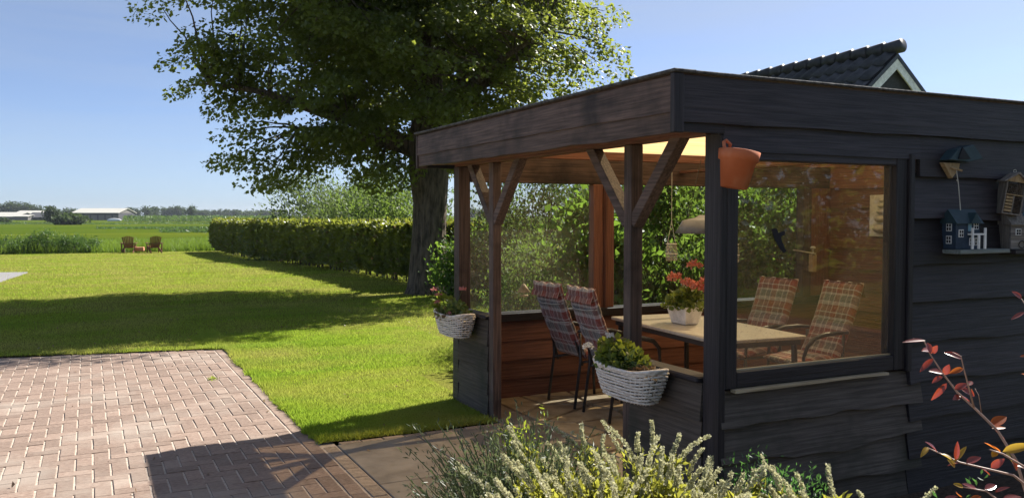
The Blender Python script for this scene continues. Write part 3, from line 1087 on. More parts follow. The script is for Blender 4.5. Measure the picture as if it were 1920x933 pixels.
obj('pane', MB().box((WX0 + 0.001, PY + 0.000, WZ0 + 0.0008), (WX1 - 0.001, PY + 0.004, WZ1 - 0.001)), 'glass_dusty', fr)
lap_board((WX0 - 0.03, PY - 0.03, 0), (1, 0, 0), 1.13, 0.733, 0.748, (0, -1, 0), 0.042, 0.04, 0.004, 'sunlit_ledge', 'sill')
# boards under the window
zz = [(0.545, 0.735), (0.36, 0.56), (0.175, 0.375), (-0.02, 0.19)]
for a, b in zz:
    lap_board((PX + 0.004, PY - 0.004, 0), (1, 0, 0), 1.52, a, b, (0, -1, 0), 0.048, 0.008, 0.034, 'weathered')  # pale tone of these boards includes the painted flare lift
for a, b in [(1.615, 1.90), (1.365, 1.635), (1.135, 1.385), (0.90, 1.155), (0.66, 0.915), (0.44, 0.68), (0.21, 0.46), (-0.02, 0.23)]:
    lap_board((WX1 + 0.138, PY - 0.004, 0), (1, 0, 0), 5.2, a, b, (0, -1, 0), 0.050, 0.010, 0.020, 'dark_x', seg=46)
bx('wall_core', (WX1 + 0.12, PY + 0.055, 0), (PXE, PY + 0.09, 2.0), 'brown_x')
bx('wall_core', (PX + 0.102, PY + 0.01, 0), (WX1 + 0.118, PY + 0.05, 0.745), 'brown_x')
bx('corner_board', (PX - 0.012, PY - 0.045, -0.01), (PX + 0.03, PY - 0.002, 2.06), 'dark_z')
# low walls on the open side
for (y0, y1, hh) in ((6.268, 6.882, 0.80), (PY + 0.103, 4.242, 0.76)):
    n = 4
    for k in range(n):
        a = hh * k / n - (0.015 if k else 0)
        lap_board((PX + 0.012, y1, 0), (0, -1, 0), y1 - y0, a, hh * (k + 1) / n, (-1, 0, 0), 0.03, 0.014, 0.010, 'weathered_flare_y', 'board')
    bx('wall_cap', (PX - 0.035, y0 + 0.002, hh + 0.002), (PX + 0.085, y1 - 0.002, hh + 0.035), 'dark_y', bevel=0.008)
    bx('inner_panel', (PX + 0.03, y0 + 0.003, 0.0), (PX + 0.06, y1 - 0.003, hh), 'brown_y')
lap_board((PX + 0.012, 7.0, 0), (0, -1, 0), 0.115, 0.0, 0.80, (-1, 0, 0), 0.026, 0.02, 0.002, 'dark_y', 'board')
# far wall: brown boards under two windows
for k in range(4):
    z0 = 0.0 + 0.172 * k
    lap_board((PXR, 6.87, 0), (-1, 0, 0), PXR - PX - 0.12, z0, z0 + 0.178, (0, -1, 0), 0.028, 0.012, 0.006, 'brown_x', 'board')
bx('wall_core', (PX + 0.112, 6.90, 0), (PXE, 6.96, 0.70), 'brown_x')
bx('window_sill', (PX + 0.112, 6.80, 0.70), (PXR, 6.97, 0.775), 'dark_x', bevel=0.006)
f2 = obj('window_frame', MB().box((4.255, 6.84, 0.777), (4.36, 6.94, 1.938)), 'brown_z', P_, bevel=0.006)
obj('frame_stile', MB().box((4.362, 6.80, 0.777), (4.385, 6.95, 1.938)), 'brown_z', f2)
obj('frame_stile', MB().box((4.387, 6.83, 0.777), (4.475, 6.93, 1.938)), 'brown_z', f2, bevel=0.006)
for (a, b) in ((PX + 0.113, 4.254), (4.477, 6.88)):
    obj('pane', MB().box((a, 6.90, 0.777), (b, 6.904, 1.937)), 'glass_dusty' if a < 4 else 'glass', f2)
bx('post', (6.885, 6.82, 0.777), (7.0, 6.935, 1.938), 'umber_z')
bx('inner_wall', (7.002, 6.84, 0.777), (PXR, 6.90, 1.938), 'brown_z')
# partition wall of wide brown boards
for k in range(10):
    z0 = 0.215 * k
    lap_board((PXR, PY + 0.13, 0), (0, 1, 0), 6.83 - PY - 0.13, z0, z0 + 0.222, (-1, 0, 0), 0.03, 0.012, 0.008, 'brown_y', 'board')
bx('wall_core', (PXR + 0.001, PY + 0.1, 0), (PXR + 0.05, 6.89, 2.19), 'brown_y')
bx('wall_core', (PXE, PY + 0.1, 0), (PXE + 0.05, 6.95, 2.19), 'dark_z')
bx('wall_core', (PXR + 0.052, 6.91, 0.702), (PXE, 6.96, 2.05), 'dark_x')


# ------------------------------------------------------------------ things in and on the pavilion
def px_on_wall(px, py, y=PY - 0.04):
    v = FWD * FOC + RGT * (px - 960) + UPV * (466.5 - py)
    return EYE + v * ((y - EYE.y) / v.y)


# table
tb = thing('garden_table', 'long garden table with pale stone top inside the pavilion', 'table', (4.48, 5.55, 0), R(-5))
TW, TL = 0.40, 0.80
obj('tabletop', MB().box((-TW, -TL, 0.722), (TW, TL, 0.75)), 'table', tb, bevel=0.006, local=True)
obj('table_frame', MB().box((-TW + 0.03, -TL + 0.03, 0.68), (TW - 0.03, TL - 0.03, 0.7215)), 'black_metal', tb, local=True)
for sx in (-1, 1):
    for sy in (-1, 1):
        obj('leg', MB().tube([(sx * (TW - 0.06), sy * (TL - 0.07), 0.681), (sx * (TW - 0.04), sy * (TL - 0.05), 0.012)], 0.022, 8), 'black_metal', tb, local=True)


# chairs
def puffy(fn, nu, nv, th, seams):
    """cushion on a surface fn(u,v)->(point, normal); thickness puffed between seams"""
    m_ = MB()
    def off(u, v):
        e = min(1, 9 * min(u, 1 - u)) ** .5 * min(1, 14 * min(v, 1 - v)) ** .5
        s = abs(math.sin(math.pi * seams * v)) ** .35
        return th * (0.25 + 0.75 * e) * (0.62 + 0.38 * s)
    for side in (1, -1):
        o0 = len(m_.v)
        for j in range(nv + 1):
            for i in range(nu + 1):
                u, v = i / nu, j / nv
                p, n = fn(u, v)
                m_.v.append(tuple(p + n * side * off(u, v) / 2))
        for j in range(nv):
            for i in range(nu):
                a = o0 + j * (nu + 1) + i
                q = (a, a + 1, a + nu + 2, a + nu + 1)
                m_.f.append(q if side > 0 else tuple(reversed(q)))
    N = (nu + 1) * (nv + 1)
    edge = [i for i in range(nu + 1)] + [j * (nu + 1) + nu for j in range(1, nv + 1)] + [nv * (nu + 1) + i for i in range(nu - 1, -1, -1)] + \
           [j * (nu + 1) for j in range(nv - 1, 0, -1)]
    for a, b in zip(edge, edge[1:] + edge[:1]):
        m_.f.append((b, a, a + N, b + N))
    return m_


def make_chair(label):
    t = thing('garden_chair', label, 'chair', (0, 0, 0), 0, 'plaid cushioned chairs around the garden table')
    hw = 0.215
    for s in (-1, 1):
        obj('leg', MB().tube([(-0.22, s * hw, 0), (-0.16, s * hw, 0.40), (-0.17, s * hw, 0.64)], 0.013, 7), 'black_metal', t, True, local=True)
        obj('leg', MB().tube([(0.27, s * hw, 0), (0.25, s * hw, 0.40)], 0.013, 7), 'black_metal', t, True, local=True)
        arc = [(-0.20, s * (hw + .015), 0.66), (-0.08, s * (hw + .03), 0.665), (0.06, s * (hw + .035), 0.66), (0.16, s * (hw + .03), 0.635),
               (0.225, s * (hw + .02), 0.57), (0.245, s * hw, 0.48), (0.25, s * hw, 0.401)]
        obj('armrest', MB().tube(arc, [.012, .018, .02, .019, .016, .013, .013], 8), 'black_metal', t, True, local=True)
    fr_ = MB()
    for s in (-1, 1):
        fr_.tube([(-0.13, s * (hw - .02), 0.36), (-0.245, s * (hw - .02), 0.72), (-0.36, s * (hw - .02), 1.02)], 0.011, 6)
        fr_.tube([(-0.16, s * (hw - .02), 0.385), (0.27, s * (hw - .02), 0.40)], 0.011, 6)
    fr_.tube([(-0.36, -hw + .02, 1.02), (-0.36, hw - .02, 1.02)], 0.011, 6)
    fr_.tube([(0.27, -hw + .02, 0.40), (0.27, hw - .02, 0.40)], 0.011, 6)
    obj('frame', fr_, 'black_metal', t, True, local=True)
    n1 = Vector((0.93, 0, 0.36)).normalized()

    def back(u, v):
        p = Vector((-0.10 - 0.27 * v - 0.02 * math.sin(math.pi * v), (u - 0.5) * 0.45, 0.42 + 0.64 * v))
        p.z += 0.008 * math.sin(u * 21) * max(0, v - .9) * 10
        return p, n1

    def seat(u, v):
        return Vector((-0.10 + 0.40 * v, (u - 0.5) * 0.45, 0.435 + 0.012 * math.sin(v * 5))), Vector((0, 0, 1))
    b = obj('back_cushion', puffy(back, 14, 40, 0.065, 6), 'plaid', t, True, local=True)
    flap = MB().grid(lambda u, v: Vector((-0.398 + 0.048 * v + 0.004 * math.sin(u * 19), (u - .5) * 0.44, 0.945 + 0.12 * v)), 10, 5)
    flap.grid(lambda u, v: Vector((-0.394 + 0.048 * v, (.5 - u) * 0.44, 0.945 + 0.12 * v)), 10, 5)
    obj('head_flap', flap, 'plaid', b, True, local=True)
    st = MB()
    st.tube([(-0.335, -0.215, 0.90), (-0.362, -0.1, 0.885), (-0.364, 0.1, 0.88), (-0.335, 0.215, 0.90)], 0.004, 5)
    st.tube([(-0.275, -0.215, 0.74), (-0.305, 0.0, 0.72), (-0.275, 0.215, 0.75)], 0.004, 5)
    obj('strap', st, 'string', b, True, local=True)
    obj('seat_cushion', puffy(seat, 14, 22, 0.06, 4), 'plaid', t, True, local=True)
    return t


c0 = make_chair('plaid cushioned chair seen from behind, beside the low wall away from the doorway post')
spots = [((3.87, 6.40), R(2), 'plaid cushioned chair with its back to the doorway, the one beside the far window wall'),
         ((3.88, 5.83), R(-3), 'plaid cushioned chair with its back to the doorway, the one nearer the white flower basket'),
         ((5.29, 5.88), R(183), 'plaid cushioned chair facing the doorway, partly hidden behind the tabletop'),
         ((5.46, 5.33), R(176), 'plaid cushioned chair facing the doorway, fully seen with curved black armrest by the brown wall')]
for i, ((x, y), a, lab) in enumerate(spots):
    o = c0 if i == 0 else copy_tree(c0)
    o.location = (x, y, 0.013)
    o.rotation_euler = (0, 0, a)
    o['label'] = lab


# geranium builders
def flower_head(parent, c, r, mat, n=70, name='flower_head'):
    p = unit(rng.normal(size=(n, 3)))
    p[:, 2] = np.abs(p[:, 2]) * 0.8 - 0.15
    P = np.array(c) + p * r
    return leaves(name, P, r * 0.62, mat, parent, axis=p * 0.3, spread=0.9, aspect=0.9, fold=0.1, nrm=p)


def leafy(parent, name, c, rad, n, size, mat, aspect=0.95, up=0.5):
    p = in_ball(n)
    p[:, 2] = np.abs(p[:, 2])
    P = np.array(c) + p * np.array(rad)
    ax = unit(p + 1e-6)
    return leaves(name, P, rng.uniform(0.7, 1.2, n) * size, mat, parent, axis=ax * 0.8 + np.array([0, 0, up * 0.3]), spread=0.7, aspect=aspect, fold=0.18,
                  nrm=ax + np.array([0, 0, up]))


def stems(parent, base, tips, rad=0.003, mat='shrub_stem'):
    m_ = MB()
    for t_ in tips:
        b = Vector(base) + Vector((random.uniform(-.03, .03), random.uniform(-.03, .03), 0))
        mid = b.lerp(Vector(t_), 0.55) + Vector((0, 0, 0.02))
        m_.tube([b, mid, t_], [rad, rad * .9, rad * .7], 5)
    return obj('stems', m_, mat, parent, True)


M['shrub_stem'] = flat('green_stem', (0.10, 0.13, 0.05), 0.7)

# planter with coral geraniums
pt = thing('planter', 'small white tapered planter box standing on the garden table', 'planter', (4.42, 5.68, 0.752))
mb = MB()
a, b = 0.095, 0.13
mb.hexa([(4.42 - a * .7, 5.68 - a, .753), (4.42 + a * .7, 5.68 - a, .753), (4.42 + a * .7, 5.68 + a, .753), (4.42 - a * .7, 5.68 + a, .753),
         (4.42 - b * .72, 5.68 - b, .885), (4.42 + b * .72, 5.68 - b, .885), (4.42 + b * .72, 5.68 + b, .885), (4.42 - b * .72, 5.68 + b, .885)])
obj('planter_body', mb, 'white', pt, bevel=0.006)
mb = MB()
for (x0, x1, y0, y1) in ((-b * .78, b * .78, -b * 1.05, -b * .9), (-b * .78, b * .78, b * .9, b * 1.05), (-b * .78, -b * .64, -b * .899, b * .899), (b * .64, b * .78, -b * .899, b * .899)):
    mb.box((4.42 + x0, 5.68 + y0, .886), (4.42 + x1, 5.68 + y1, .9))
obj('planter_rim', mb, 'white', pt)
g1 = thing('geranium_plant', 'coral flowered geranium growing in the white planter on the table', 'plant', (4.42, 5.68, 0.885))
heads = [(4.36, 5.74, 1.13), (4.43, 5.66, 1.09), (4.47, 5.62, 1.235), (4.44, 5.55, 1.06), (4.50, 5.50, 1.045), (4.52, 5.52, 1.11)]
stems(g1, (4.42, 5.68, 0.885), heads)
leafy(g1, 'foliage', (4.42, 5.68, 0.89), (0.15, 0.19, 0.15), 420, 0.05, 'geranium_leaf')
for h_ in heads:
    flower_head(g1, h_, 0.05, 'pink')


# wicker baskets on the low walls
def make_basket(label):
    t = thing('wicker_basket', label, 'basket', (0, 0, 0), 0, 'wicker flower baskets on the low walls')
    def ringpts(z, amp, ph, n=90):
        k = z / 0.21
        a, b = 0.26 + 0.11 * k ** 0.7, 0.085 + 0.05 * k ** 0.7
        out = []
        for i in range(n):
            th = 2 * math.pi * i / n
            r_ = 1 + amp * math.sin(th * 15 + ph)
            cx, sx_ = math.cos(th), math.sin(th)
            ex = 0.62
            x = b * math.copysign(abs(cx) ** ex, cx) * r_ + amp * .15 * math.sin(th * 15 + ph)
            y = a * math.copysign(abs(sx_) ** ex, sx_) * (1 + amp * .3 * math.sin(th * 15 + ph))
            zz_ = z + 0.03 * k * (abs(sx_) ** 3) + 0.002 * math.sin(th * 5 + z * 90)
            out.append((x, y, zz_))
        return out
    m_ = MB()
    for q in range(10):
        m_.ring(ringpts(0.012 + q * 0.0203, 0.085, math.pi * (q % 2)), 0.0088, 6)
    tag(obj('weave', m_, 'wicker', t, True, local=True), kind='stuff')
    s_ = MB()
    pr = [ringpts(z, 0, 0, 32) for z in (0.0, 0.06, 0.12, 0.2)]
    for i in range(32):
        s_.tube([r_[i] for r_ in pr], 0.005, 5)
    obj('stakes', s_, 'wicker', t, True, local=True)
    obj('rim', MB().ring(ringpts(0.215, 0.02, 0), 0.012, 7).ring(ringpts(0.203, 0.03, 2), 0.010, 6), 'wicker', t, True, local=True)
    l_ = MB()
    inner = ringpts(0.165, 0, 0, 40)
    l_.v = [(x * .94, y * .94, z - 0.01) for x, y, z in inner] + [(0, 0, 0.17)]
    l_.f = [(i, (i + 1) % 40, 40) for i in range(40)]
    low = ringpts(0.004, 0, 0, 40)
    b0 = len(l_.v)
    l_.v += [(x * .94, y * .94, z) for x, y, z in low]
    l_.f += [(i, b0 + i, b0 + (i + 1) % 40, (i + 1) % 40) for i in range(40)] + [tuple(b0 + i for i in range(40))]
    obj('soil', l_, 'soil', t, local=True)
    return t


bk = make_basket('whitewashed wicker basket of white flowers hung on the low wall by the terracotta pot')
bk.location = (PX - 0.135, 4.06, 0.60)
bk.scale = (.78, .78, .84)
bk2 = copy_tree(bk)
bk2.location = (PX - 0.135, 6.68, 0.63)
bk2['label'] = 'whitewashed wicker basket of pink flowers hung on the low wall at the lawn end'
bx('basket_bracket', (PX - 0.06, 4.0, 0.68), (PX - 0.018, 4.06, 0.75), 'black_metal')
bx('basket_bracket', (PX - 0.06, 6.67, 0.70), (PX - 0.018, 6.73, 0.78), 'black_metal')

gx, gy = PX - 0.135, 4.06
g2 = thing('geranium_plant', 'bushy geranium with two white flowers in the larger looking wicker basket', 'plant', (gx, gy, 0.75))
leafy(g2, 'foliage', (gx, gy + 0.06, 0.76), (0.11, 0.23, 0.13), 620, 0.042, 'geranium_leaf')
leafy(g2, 'foliage', (gx, gy + 0.15, 0.82), (0.09, 0.12, 0.11), 200, 0.045, 'fern_leaf')
leafy(g2, 'dry_leaves', (gx, gy - 0.14, 0.755), (0.09, 0.13, 0.05), 150, 0.035, 'dry_leaf')
heads = [(gx - .02, gy + .17, .935), (gx - 0.09, gy + .30, .86)]
stems(g2, (gx, gy + .1, .76), heads + [(gx + .03, gy + .1, .9), (gx + .02, gy - .1, .87)])
for h_ in heads:
    flower_head(g2, h_, 0.028, 'petal', 40)
gy = 6.68
g3 = thing('geranium_plant', 'geranium with small pink flowers in the basket at the lawn end', 'plant', (gx, gy, 0.785))
leafy(g3, 'foliage', (gx, gy, 0.79), (0.10, 0.24, 0.13), 560, 0.042, 'geranium_leaf')
leafy(g3, 'foliage', (gx - .02, gy + 0.20, 0.86), (0.10, 0.13, 0.09), 130, 0.045, 'fern_leaf')
leafy(g3, 'dry_leaves', (gx - .05, gy - 0.02, 0.79), (0.11, 0.2, 0.06), 70, 0.04, 'dry_leaf')
heads = [(gx + .03, gy - .12, 1.03), (gx - .06, gy + .20, .96), (gx - .08, gy + .24, 1.0), (gx - .07, gy - .1, .83), (gx - .09, gy + .15, .90)]
stems(g3, (gx, gy, .79), heads)
for h_ in heads:
    flower_head(g3, h_, 0.026, 'rose', 40)

# terracotta wall pot
tp = thing('terracotta_pot', 'empty terracotta pot hanging by its hook from the corner post', 'flower pot', (2.885, 3.325, 1.785))
tp.rotation_euler = (R(3), R(8), 0)
obj('pot_body', MB().lathe([(0.0005, 0.004), (0.062, 0.004), (0.066, 0), (0.088, 0.135), (0.098, 0.137), (0.103, 0.185), (0.094, 0.187), (0.082, 0.13), (0.058, 0.015), (0.0005, 0.013)], n=36),
    'terracotta', tp, True, local=True)
obj('hook', MB().tube([(-0.075, 0.02, 0.17), (-0.066, 0.05, 0.22), (-0.045, 0.06, 0.232), (-0.022, 0.05, 0.215), (-0.01, 0.07, 0.185)], 0.009, 7), 'terracotta', tp, True, local=True)

# pendant lamp over the table
lp = thing('pendant_lamp', 'grey flat pendant lamp shade hanging over the garden table', 'lamp', (4.52, 5.58, 1.5))
obj('lamp_shade', MB().lathe([(0.21, 0), (0.225, 0.004), (0.165, 0.105), (0.13, 0.115), (0.06, 0.13), (0.03, 0.15), (0.0005, 0.15)], n=36).lathe(
    [(0.205, 0.006), (0.155, 0.1), (0.0005, 0.11)], n=36), 'grey_metal', lp, True, local=True)
mb = MB()
for k in range(3):
    a = 2.1 * k + .4
    mb.tube([(0.12 * math.cos(a), .12 * math.sin(a), .117), (0.02 * math.cos(a), .02 * math.sin(a), .60)], 0.003, 4)
obj('chain', mb, 'black_metal', lp, local=True)
M['jar_glass'] = glass_mat('jar_glass', 0.5, (0.55, 0.5, 0.42))


def jar(loc, label):
    t = thing('jar_lantern', label, 'lantern', loc, 0, 'glass jar lanterns hung from the rafters')
    obj('jar', MB().lathe([(0.0005, 0), (0.04, 0), (0.044, 0.01), (0.044, 0.10), (0.036, 0.115), (0.037, 0.135)], n=18), 'jar_glass', t, True, local=True)
    obj('wire_band', MB().ring([(0.047 * math.cos(k * .3927), .047 * math.sin(k * .3927), .05) for k in range(16)], .003, 4).ring(
        [(0.04 * math.cos(k * .3927), .04 * math.sin(k * .3927), .125) for k in range(16)], .0035, 4), 'string', t, local=True)
    obj('string', MB().tube([(-.037, 0, .13), (0, 0, .3), (0.0, 0, 2.21 - loc[2])], 0.0022, 4).tube([(.037, 0, .13), (0, 0, .3)], 0.0022, 4), 'string', t, local=True)


jar((3.97, 5.27, 1.305), 'glass jar lantern on a string, hanging in front of the lamp shade side')
jar((4.04, 4.66, 1.32), 'glass jar lantern hanging just behind the big window frame')

# things on the partition and in the far corner
pq = thing('pebble_plaque', 'pale plaque with a stack of carved pebbles on the brown wall', 'wall art', (PXR - 0.035, 6.12, 1.43))
obj('plaque_board', MB().box((PXR - 0.06, 5.97, 1.43), (PXR - 0.033, 6.27, 1.855)), 'plaque', pq, bevel=0.004)
for (z, r_) in ((1.51, .085), (1.61, .068), (1.685, .052), (1.745, .04), (1.795, .028)):
    obj('pebble', MB().ball((PXR - 0.06, 6.12, z), r_, 16, 8, 0.55), 'stone_relief', pq, True)
tw = thing('twig_perch', 'small spotted wooden block with a twig perch in the far corner of the pavilion', 'ornament', (6.98, 6.74, 1.05))
obj('block', MB().box((6.94, 6.74, 1.04), (7.0, 6.80, 1.23)), 'tan', tw, bevel=0.004)
obj('twig', MB().tube([(6.62, 6.70, 1.285), (6.8, 6.71, 1.26), (6.97, 6.735, 1.235)], [.006, .008, .01], 5), 'string', tw)
obj('finial', MB().ball((6.96, 6.76, 1.30), 0.03, 8, 6, .6), 'string', tw, True)
obj('pin', MB().tube([(6.965, 6.76, 1.225), (6.96, 6.76, 1.30)], .006, 5), 'string', tw)

# bird silhouette on the pane
pl = thing('bird_sticker', 'black bird silhouette sticker on the big window pane', 'sticker', tuple(px_on_wall(1460, 450, PY - 0.004)))
sil = [(1446, 430), (1455, 427), (1460, 436), (1465, 434), (1471, 433), (1472, 440), (1464, 443), (1466, 452), (1470, 461), (1474, 471), (1470, 474), (1463, 468), (1457, 457), (1451, 446)]
mb = MB().prism([tuple(px_on_wall(x, y, PY - 0.003)) for x, y in reversed(sil)], (0, -0.0015, 0))
obj('silhouette', mb, 'black', pl)


# birdhouses on the wall
WY = PY - 0.036
def wp(px, py, out=0.0):
    return px_on_wall(px, py, WY - out)


c = wp(1806, 466, 0.07)
bh = thing('birdhouse', 'dark blue toy house birdhouse with white windows and veranda on a ledge', 'birdhouse', tuple(c), R(8))
hx, hz = 0.094, 0.20
bh.rotation_euler = (0, 0, R(-6))
obj('house_wall', MB().box((-hx, -0.03, 0), (hx, 0.07, 0.165)), 'blue', bh, local=True)
obj('roof', MB().prism([(-hx - .012, -.05, .15), (-hx - .012, .02, .235), (-hx - .012, .085, .15)], (2 * hx + .024, 0, 0)), 'teal', bh, local=True)
obj('gable', MB().prism([(-0.005, -.058, .15), (0.075, -.058, .15), (0.035, -.058, .215)], (0, 0.06, 0)), 'teal', bh, local=True)
for z in (0.03, 0.105):
    f_ = obj('window', MB().box((-hx - .004, -.002, z), (-hx - .0005, .036, z + .048)), 'white', bh, local=True)
    for dx in (-1, 1):
        for dz_ in (0, 1):
            obj('pane', MB().box((-hx - .0052, .017 + dx * .0088 - .0062, z + .005 + dz_ * .021), (-hx - .0045, .017 + dx * .0088 + .0062, z + .022 + dz_ * .021)), 'black', f_, local=True)
for (x, z) in ((0.062, 0.115), (0.03, 0.02), (0.07, .02), (-.055, .07)):
    f_ = obj('window', MB().box((x - .018, -.034, z), (x + .018, -.0305, z + .045)), 'white', bh, local=True)
    for dx in (-1, 1):
        for dz_ in (0, 1):
            obj('pane', MB().box((x + dx * .0085 - .006, -.0352, z + .004 + dz_ * .02), (x + dx * .0085 + .006, -.0345, z + .02 + dz_ * .02)), 'black', f_, local=True)
obj('door', MB().box((0.0, -.0335, .105), (.026, -.0305, .155)), 'light_blue', bh, local=True)
vr = obj('veranda', MB().box((-0.002, -.06, .082), (.112, -.031, .092)), 'white', bh, local=True)
for x in (0.0, .05, .1):
    obj('veranda_post', MB().box((x, -.064, 0), (x + .011, -.0535, .081 if x == .05 else .125)), 'white', vr, local=True)
ld = thing('wooden_ledge', 'grey green weathered ledge under the blue birdhouse', 'shelf', tuple(wp(1810, 470)))
obj('shelf_board', MB().prism([tuple(wp(1765, 467)), tuple(wp(1856, 465)), tuple(wp(1857, 472)), tuple(wp(1765, 475))][::-1], (0, -0.13, 0)), 'green_ledge', ld, bevel=.003)
st_ = thing('hanging_string', 'pale string hanging from the birdhouse gable above the blue birdhouse', 'string', tuple(wp(1796, 320, .03)))
obj('cord', MB().tube([wp(1793, 318, .05), wp(1797, 345, .05), wp(1801, 394, .06)], .003, 5), 'string', st_)
obj('knot', MB().ball(wp(1795, 338, .05), .006, 6, 5), 'string', st_)

fd = thing('nest_box', 'green roofed nest box with tan pointed front, high on the dark wall', 'birdhouse', tuple(wp(1788, 320)))
obj('front_board', MB().prism([tuple(wp(x, y, 0.02)) for x, y in ((1760, 305), (1777, 335), (1790, 318), (1792, 306))][::-1], (0, -.03, 0)), 'tan', fd, bevel=.003)
obj('roof', MB().prism([tuple(wp(x, y, 0.0)) for x, y in ((1757, 301), (1772, 282), (1802, 273), (1820, 299), (1792, 305))][::-1], (0, -.085, 0)), 'teal', fd, bevel=.003)
obj('gable', MB().prism([tuple(wp(x, y, 0.085)) for x, y in ((1796, 298), (1803, 276), (1818, 298))][::-1], (0, -.008, 0)), 'black', fd)
obj('perch', MB().tube([wp(1783, 314, .055), wp(1804, 320, .08)], .006, 6), 'tan', fd)

# insect hotel
ih = thing('insect_hotel', 'tall narrow wooden insect hotel leaning slightly on the dark wall', 'insect hotel', tuple(wp(1888, 402, 0.05)), R(12))
ih.rotation_euler = (0, R(9), R(-30))
w_, h_ = 0.058, 0.20
obj('side', MB().box((-w_, -.05, 0), (-w_ + .008, .05, h_)), 'oldwood', ih, local=True)
obj('side', MB().box((w_ - .008, -.05, 0), (w_, .05, h_)), 'oldwood', ih, local=True)
obj('bottom', MB().box((-w_ + .0085, -.05, 0), (w_ - .0085, .05, .008)), 'oldwood', ih, local=True)
obj('back', MB().box((-w_ + .0085, .042, .0085), (w_ - .0085, .05, h_)), 'black', ih, local=True)
obj('shelf', MB().box((-w_ + .0085, -.048, .118), (w_ - .0085, .04, .125)), 'tan', ih, local=True)
for k in range(5):
    obj('slat', MB().box((-w_ + .012, -.046, .016 + k * .02), (-.004, -.03, .030 + k * .02)), 'tan', ih, local=True)
obj('divider', MB().box((-.003, -.047, .0085), (.003, .04, .117)), 'oldwood', ih, local=True)
mb = MB()
for i in range(5):
    for j in range(11):
        mb.tube([(.009 + i * .009, -.043, .016 + j * .0093), (.009 + i * .009, .0, .016 + j * .0093)], .0042, 6)
tag(obj('reed_tubes', mb, 'twig', ih, local=True), kind='stuff')
mb = MB()
for i in range(9):
    for j in range(6):
        mb.tube([(-.044 + i * .011, -.043 + random.uniform(0, .01), .133 + j * .0105), (-.044 + i * .011, .0, .133 + j * .0105)], .0048, 6)
tag(obj('pine_cones', mb, 'bark', ih, local=True), kind='stuff')
obj('gable', MB().prism([(-w_, -.048, h_ + .001), (w_, -.048, h_ + .001), (0, -.048, h_ + .05)], (0, .01, 0)), 'tan', ih, local=True)
for s in (-1, 1):
    obj('roof_board', MB().prism([(0, -.065, h_ + .052), (s * (w_ + .02), -.065, h_ - .008), (s * (w_ + .02), -.065, h_ + .002), (0, -.065, h_ + .063)], (0, .12, 0)), 'oldwood', ih, local=True)
obj('ring', MB().ring([(0.009 * math.cos(k * .785), 0, h_ + .072 + .009 * math.sin(k * .785)) for k in range(8)], .002, 4), 'string', ih, local=True)

# grey birdhouse at the picture's edge
c = wp(1906, 466, 0.06)
gh = thing('birdhouse', 'grey weathered plank birdhouse with a small window at the frame edge', 'birdhouse', tuple(c), R(-16))
for k in range(8):
    obj('plank', MB().box((-0.085, -.05 + .0008 * (k % 2), k * .0195), (0.12, -.038, k * .0195 + .018)), 'oldwood_x', gh, local=True)
obj('body', MB().box((-0.084, -.0375, 0), (0.119, .055, .156)), 'oldwood', gh, local=True)
f_ = obj('window', MB().box((-.055, -.056, .085), (-.018, -.0512, .125)), 'white', gh, local=True)
for dx in (-1, 1):
    for dz_ in (0, 1):
        obj('pane', MB().box((-.0365 + dx * .008 - .006, -.0575, .089 + dz_ * .017), (-.0365 + dx * .008 + .006, -.0565, .103 + dz_ * .017)), 'black', f_, local=True)
obj('roof', MB().prism([(-.1, -.075, .15), (-.1, .0, .235), (-.1, .07, .15)], (.12, 0, 0)), 'oldwood', gh, local=True)
obj('gable', MB().prism([(.02, -.07, .15), (.15, -.07, .15), (.085, -.07, .25)], (0, .1, 0)), 'light_blue', gh, local=True)
obj('porch_roof', MB().prism([(.02, -.1, .095), (.02, -.052, .13), (.02, -.052, .12), (.02, -.1, .085)], (.1, 0, 0)), 'white', gh, local=True)
obj('porch_post', MB().box((.03, -.096, 0), (.037, -.089, .086)), 'white', gh, local=True)
obj('wheel', MB().ring([(-.01 + .022 * math.cos(k * .524), -.055, .028 + .022 * math.sin(k * .524)) for k in range(12)], .003, 4), 'black', gh, local=True)
l2 = thing('wooden_ledge', 'dark ledge under the grey plank birdhouse', 'shelf', tuple(wp(1905, 470)))
obj('shelf_board', MB().prism([tuple(wp(1870, 467)), tuple(wp(1960, 465)), tuple(wp(1960, 473)), tuple(wp(1870, 475))][::-1], (0, -.12, 0)), 'dark_x', l2, bevel=.003)

# wicker roofed feeder hanging outside the far window
wf = thing('bird_feeder', 'small wicker cone feeder hanging outside behind the far window', 'bird feeder', (3.80, 7.40, 0.90))
obj('roof', MB().lathe([(0.0005, .085), (.02, .07), (.065, .0), (.055, .0), (0.0005, .06)], n=14), 'tan', wf, True, local=True)
obj('tray', MB().lathe([(0.0005, -.045), (.04, -.045), (.045, -.03), (.0005, -.035)], n=14), 'tan', wf, True, local=True)
obj('post', MB().tube([(0, 0, -.04), (0, 0, .06)], .006, 5), 'tan', wf, local=True)
obj('string', MB().tube([(0, 0, .08), (0.02, -0.25, 1.17)], .002, 4), 'string', wf, local=True)


# ------------------------------------------------------------------ the lime tree
def limb(m_, p, q, r0, r1, sag=0.0, n=5, k=7):
    p, q = Vector(p), Vector(q)
    L_ = (q - p).length
    pts, rad = [], []
    ph = random.random() * 20
    for i in range(n + 1):
        t = i / n
        b = p.lerp(q, t) + Vector((0, 0, sag * L_ * math.sin(math.pi * t)))
        j = 0.05 * L_ * math.sin(math.pi * t)
        b += Vector((noise.noise((ph, t * 3, 0)), noise.noise((ph, t * 3, 5)), noise.noise((ph, t * 3, 9)))) * j
        pts.append(b)
        rad.append(r0 + (r1 - r0) * t)
    m_.tube(pts, rad, k)
    return pts


